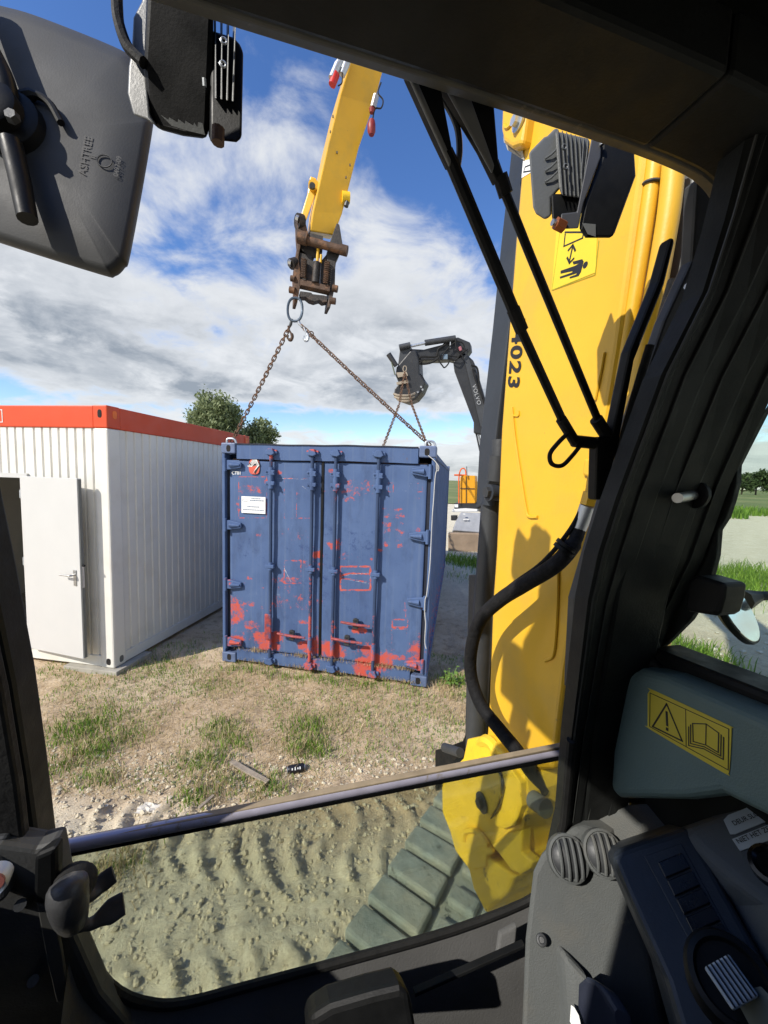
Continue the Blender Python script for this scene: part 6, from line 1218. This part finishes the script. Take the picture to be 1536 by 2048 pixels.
# ---------------- wiper linkage outside the opening
def ow(x, y, off=.035): return on_front(x, y, off)
def wflat(pts, w, name, off=.035, dp=.012): return MB().prism([ow(x, y, off) for x, y in pts], FWDV * dp).build(name, BLK, exc, bevel=.002)
wa = wflat(((812, 138), (838, 146), (880, 160), (906, 300), (900, 330), (868, 262)), 0, 'wiper_arm'); MB().tube([ow(x, y, .04) for x, y in ((893, 305), (905, 330), (1035, 640))], .0078, 10).build('wiper_tube', BLK, wa, True)
MB().tube([ow(x, y, .04) for x, y in ((1030, 628), (1042, 660), (1130, 852), (1150, 880))], .0062, 10).build('wiper_tube', BLK, wa, True); MB().tube([ow(1026, 618, .04), ow(1044, 662, .04)], .0088, 10).build('wiper_sleeve', RUB, wa, True); MB().tube([ow(1122, 838, .04), ow(1150, 884, .04)], .008, 10).build('wiper_sleeve', RUB, wa, True)
wb = wflat(((886, 165), (935, 182), (988, 196), (1000, 344), (996, 362), (962, 292)), 0, 'wiper_arm'); MB().tube([ow(x, y, .04) for x, y in ((988, 325), (1004, 370), (1060, 510), (1200, 850), (1212, 875))], .0056, 10).build('wiper_tube', BLK, wb, True)
MB().tube([ow(1000, 352, .04), ow(1012, 390, .04)], .0085, 10).build('wiper_sleeve', RUB, wb, True); MB().tube([ow(1192, 838, .04), ow(1214, 872, .04)], .0095, 10).build('wiper_sleeve', RUB, wb, True)
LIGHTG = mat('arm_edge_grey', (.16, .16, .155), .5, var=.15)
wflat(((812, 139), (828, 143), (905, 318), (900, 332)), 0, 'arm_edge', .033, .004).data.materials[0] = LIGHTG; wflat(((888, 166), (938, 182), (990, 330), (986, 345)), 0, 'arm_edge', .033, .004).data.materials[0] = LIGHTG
MB().tube(smooth_path([ow(x, y, .05) for x, y in ((872, 155), (886, 195), (905, 230), (916, 262), (919, 300), (916, 330))]), .0038, 8).build('washer_hose', DGM, wa, True)
MB().tube([ow(1148, 882, .04), ow(1186, 886, .04), ow(1224, 884, .04)], .0095, 12).build('wiper_pivot', BLK, wa, True)
MB().tube(smooth_path([ow(x, y, .035) for x, y in ((1136, 866, ), (1116, 886), (1100, 908), (1104, 928), (1124, 931), (1144, 912), (1160, 892))]), .0034, 8).build('washer_hose', RUB, wa, True)
MB().prism([ow(x, y, .03) for x, y in ((1196, 875), (1226, 870), (1262, 700), (1320, 560), (1345, 470), (1352, 480), (1330, 570), (1270, 720), (1236, 900), (1205, 1000), (1192, 1000))], FWDV * .02).build('wiper_bracket', BLK, exc, bevel=.004)
MB().tube(smooth_path([ow(x, y, .03) for x, y in ((1300, 690), (1270, 790), (1240, 900), (1220, 1010), (1180, 1160), (1150, 1280))]), .006, 8).build('wiper_cable', RUB, exc, True)
MB().prism([ow(x, y, .05) for x, y in ((1395, 355), (1440, 360), (1446, 500), (1330, 720), (1240, 960), (1200, 1100), (1165, 1230), (1140, 1380), (1150, 1200), (1230, 930), (1330, 640), (1385, 520))], FWDV * .02).build('outer_pillar_edge', mat('outer_pillar_grey', (.05, .052, .053), .6, var=.2, vscale=12), exc, bevel=.004)
c = ow(1385, 575, .03); MB().cyl(c - LATV * .012, c + LATV * .010, .004, n=8).build('pillar_stud', STEEL, exc, True)
# ---------------- work lamps under the roof edge
def kr(x, y, d_): return at(1000 + x / 3.657, 200 + y / 3.657, d_)
RV = ray(1160, 360).normalized(); LV = ray(370, 140).normalized()
rl_ = MB().prism([kr(*q, 0.625) for q in ((210, 385), (320, 272), (345, 262), (405, 202), (432, 218), (442, 640), (372, 718), (372, 850), (330, 878), (262, 835), (240, 785))], RV * .05).build('work_lamp', GRY, exc, bevel=.007, seg=3); rl_['label'] = 'grey finned work lamp in front of the yellow boom'
MB().prism([kr(*q, 0.617) for q in ((400, 225), (640, 280), (660, 300), (600, 720), (450, 700), (430, 640))], RV * .04).build('fin_base', GRY, rl_, bevel=.003)
for i in range(8):
    t0_ = (418 + 32 * i, 212 + 10.5 * i); b0_ = (452 + 30 * i, 700 + 4 * i) if i < 6 else (588 + 22 * (i - 6), 585)
    a, c = kr(*t0_, 0.610), kr(*b0_, 0.610); w_ = (kr(t0_[0] + 9, t0_[1] + 2, 0.610) - a)
    MB().prism([a, a + w_, c + w_, c + Vector((0, 0, .002))], RV * .022).build('cooling_fin', GRY, rl_, bevel=.0008)
for x, y in ((470, 345), (480, 488)):
    c = kr(x, y, 0.602); MB().tube([c + (LATV * math.cos(t) + UPV * math.sin(t)) * .0033 for t in np.linspace(0, 6.283, 13)[:-1]], .0013, 5, closed=True).build('fin_eyelet', GRY, rl_, True)
for y in (410, 500, 580): MB().tube([kr(330, y + 20, 0.623), kr(375, y - 10, 0.621), kr(425, y - 60, 0.619)], .0014, 6).build('housing_rib', GRY, rl_, True)
MB().prism([kr(*q, 0.605) for q in ((672, 268), (742, 285), (735, 420), (608, 760), (572, 940), (438, 945), (448, 832), (562, 820), (635, 450))], RV * .006).build('lamp_bracket', mat('bracket_slate', (.06, .063, .072), .5, var=.1), rl_, bevel=.0015)
MB().prism([kr(*q, 0.610) for q in ((742, 285), (860, 240), (1010, 330), (985, 400), (995, 555), (830, 1005), (800, 1012), (625, 1012), (575, 945), (612, 760), (735, 420))], RV * .05).build('lamp_yoke', BLK, rl_, bevel=.005)
MB().prism([kr(*q, 0.622) for q in ((372, 690), (450, 690), (600, 715), (640, 700), (600, 830), (470, 880), (380, 880))], RV * .03).build('lamp_underside', BLK, rl_, bevel=.003)
c = kr(408, 900, 0.600); MB().cyl(c, c + (LATV - UPV * .2) * .014, .0085, n=6).build('yoke_nut', COPPER, rl_); MB().cyl(c - LATV * .006, c, .0045, n=10).build('yoke_bolt', STEEL, rl_, True)
MB().cyl(kr(745, 330, 0.603), kr(742, 295, 0.603), .003, n=8).build('yoke_bolt', STEEL, rl_, True); MB().prism([kr(*q, 0.608) for q in ((600, 900), (700, 910), (700, 1000), (640, 980))], RV * .002).build('lamp_lens', GRY, rl_)
def kq(x, y, d_): return at(x / 3.0, y / 3.0, d_)
def kt(x, y, o_=0.0): return at(x / 3.0, y / 3.0, .432 + .042 * (y + 60) / 900 + o_)
ll = MB().prism([kq(*q, .46) for q in ((800, 105), (850, 10), (865, -60), (920, -60), (900, 300), (880, 480), (900, 700), (940, 760), (880, 718), (800, 690), (765, 560), (772, 400), (790, 300))], LV * .06).build('work_lamp', GRY, exc, bevel=.005, seg=3); ll['label'] = 'black work lamp hanging beside the big mirror'
MB().prism([kt(*q) for q in ((880, -80), (1285, -40), (1275, 600), (1245, 838), (1100, 820), (945, 778), (882, 700), (860, 400))], LV * .055).build('lamp_yoke', BLK, ll, bevel=.005)
MB().prism([kq(*q, .455) for q in ((1262, 180), (1405, 225), (1440, 265), (1462, 310), (1452, 830), (1420, 856), (1290, 842), (1262, 860))], LV * .06).build('lamp_housing', BLK, ll, bevel=.008, seg=3)
for i in range(4):
    a, c = kq(1285 + 40 * i, 105 + 12 * i, .448), kq(1290 + 34 * i, 590 + 6 * i, .448); w_ = kq(1296 + 40 * i, 107 + 12 * i, .448) - a
    MB().prism([a + w_ * .5, a + w_, c + w_, c], LV * .03).build('cooling_fin', GRY, ll, bevel=.0006)
for x, y in ((1343, 245), (1338, 385)): c = kq(x, y, .442); MB().tube([c + (LATV * math.cos(t) + UPV * math.sin(t)) * .0028 for t in np.linspace(0, 6.283, 13)[:-1]], .0011, 5, closed=True).build('fin_eyelet', GALV, ll, True)
MB().prism([kt(*q, -.004) for q in ((965, 690), (1010, 720), (1015, 705), (1065, 735), (1070, 715), (1110, 745), (1112, 725), (1160, 755), (1165, 735), (1185, 765), (1190, 735), (1215, 740), (1230, 810), (1150, 790), (1030, 755))], LV * .002).build('lens_reflection', GRY, ll)  # thin grey plate drawn as the toothed reflection in the lens
c = kt(1225, 470, -.004); MB().tube([c, kt(1228, 520, -.004)], .0022, 6).build('yoke_bolt', GALV, ll, True); MB().cyl(kq(1310, 770, .447), kq(1308, 860, .447), .0065, n=10).build('yoke_bolt', RUST, ll, True)
MB().tube(smooth_path([kq(*q, .45) for q in ((700, -60), (702, 20), (712, 130), (755, 260), (800, 320), (860, 375))]), .0055, 8).build('lamp_cable', RUB, ll, True)
# ---------------- big wing mirror at upper left, seen from behind
mn_ = Vector((.16, -.97, .16)).normalized(); mp = at(100, 280, .60)
def om(x, y, lift=0.0): return hit(x, y, mp + mn_ * lift, mn_)
ml = dense([(-330, 60), (-200, 0), (-60, 2), (20, 16), (90, 38), (225, 92), (262, 116), (288, 165), (304, 232), (303, 275), (262, 505), (250, 536), (230, 553), (200, 549), (0, 486), (-180, 425), (-320, 370), (-360, 220)], 4)
cx_ = sum(x for x, y in ml) / len(ml); cy_ = sum(y for x, y in ml) / len(ml)
def mloop(s, lift): return [om(cx_ + (x - cx_) * s, cy_ + (y - cy_) * s, lift) for x, y in ml]
mir = loft([mloop(.93, -.045), mloop(.99, -.042), mloop(1.0, -.034), mloop(1.0, -.022), mloop(.985, -.010), mloop(.95, -.003), mloop(.90, .001), mloop(.55, .004), mloop(.05, .005)], 'wing_mirror', MIRB, exc, True, 60); mir['label'] = 'large dark grey wing mirror housing seen from behind'
c = om(12, 240, .012); MB().lathe([(-.012, .046), (.006, .043), (.010, .036)], c + mn_ * .0, mn_, 28).build('mirror_socket', BLK, mir, True)
MB().tube(smooth_path([om(x, y, .012) for x, y in ((32, 196), (70, 190), (100, 208), (122, 246))]), [.007] * 6 + [.005] * 13, 8).build('socket_rim', BLK, mir, True)
MB().lathe([(-.004, .034), (.020, .032), (.024, .026)], c - LATV * .004 + mn_ * .006, mn_, 24).build('clamp_body', BLK, mir, True); MB().lathe([(0, .009), (.008, .007)], om(28, 238, .034), mn_, 6).build('clamp_bolt', DGM, mir)
MB().tube([om(22, 285, .022), om(40, 360, .024), om(55, 438, .026)], [.013, .0125, .0115], 12).build('clamp_handle', BLK, mir, True)
MB().tube(smooth_path([om(14, 215, .025), om(8, 160, .03), om(-40, 60, .035), om(-80, -60, .03)]), .0125, 12).build('mirror_arm', BLK, mir, True)
xd, yd = (om(186, 290, 0) - om(178, 345, 0)).normalized(), (om(140, 310) - om(180, 315)).normalized(); xd = (om(183, 275) - om(170, 345)).normalized(); yd = mn_.cross(xd)
DPR = mat('moulded_black_lettering', (.02, .02, .02), .6)
for s_, x, y, h_ in (('ASHTREE', 172, 312, .0105), ('II', 186, 314, .008), ('0497-09', 236, 334, .0068)): text(s_, om(x, y, .0042), xd, yd, h_, DPR, 'moulded_lettering', mir, lift=.0012, bold=.004)
c = om(209, 322, .0055); MB().tube([c + (xd * math.cos(t) + yd * math.sin(t)) * .0095 for t in np.linspace(0, 6.283, 21)[:-1]], .0009, 5, closed=True).build('approval_mark', DPR, mir, True)
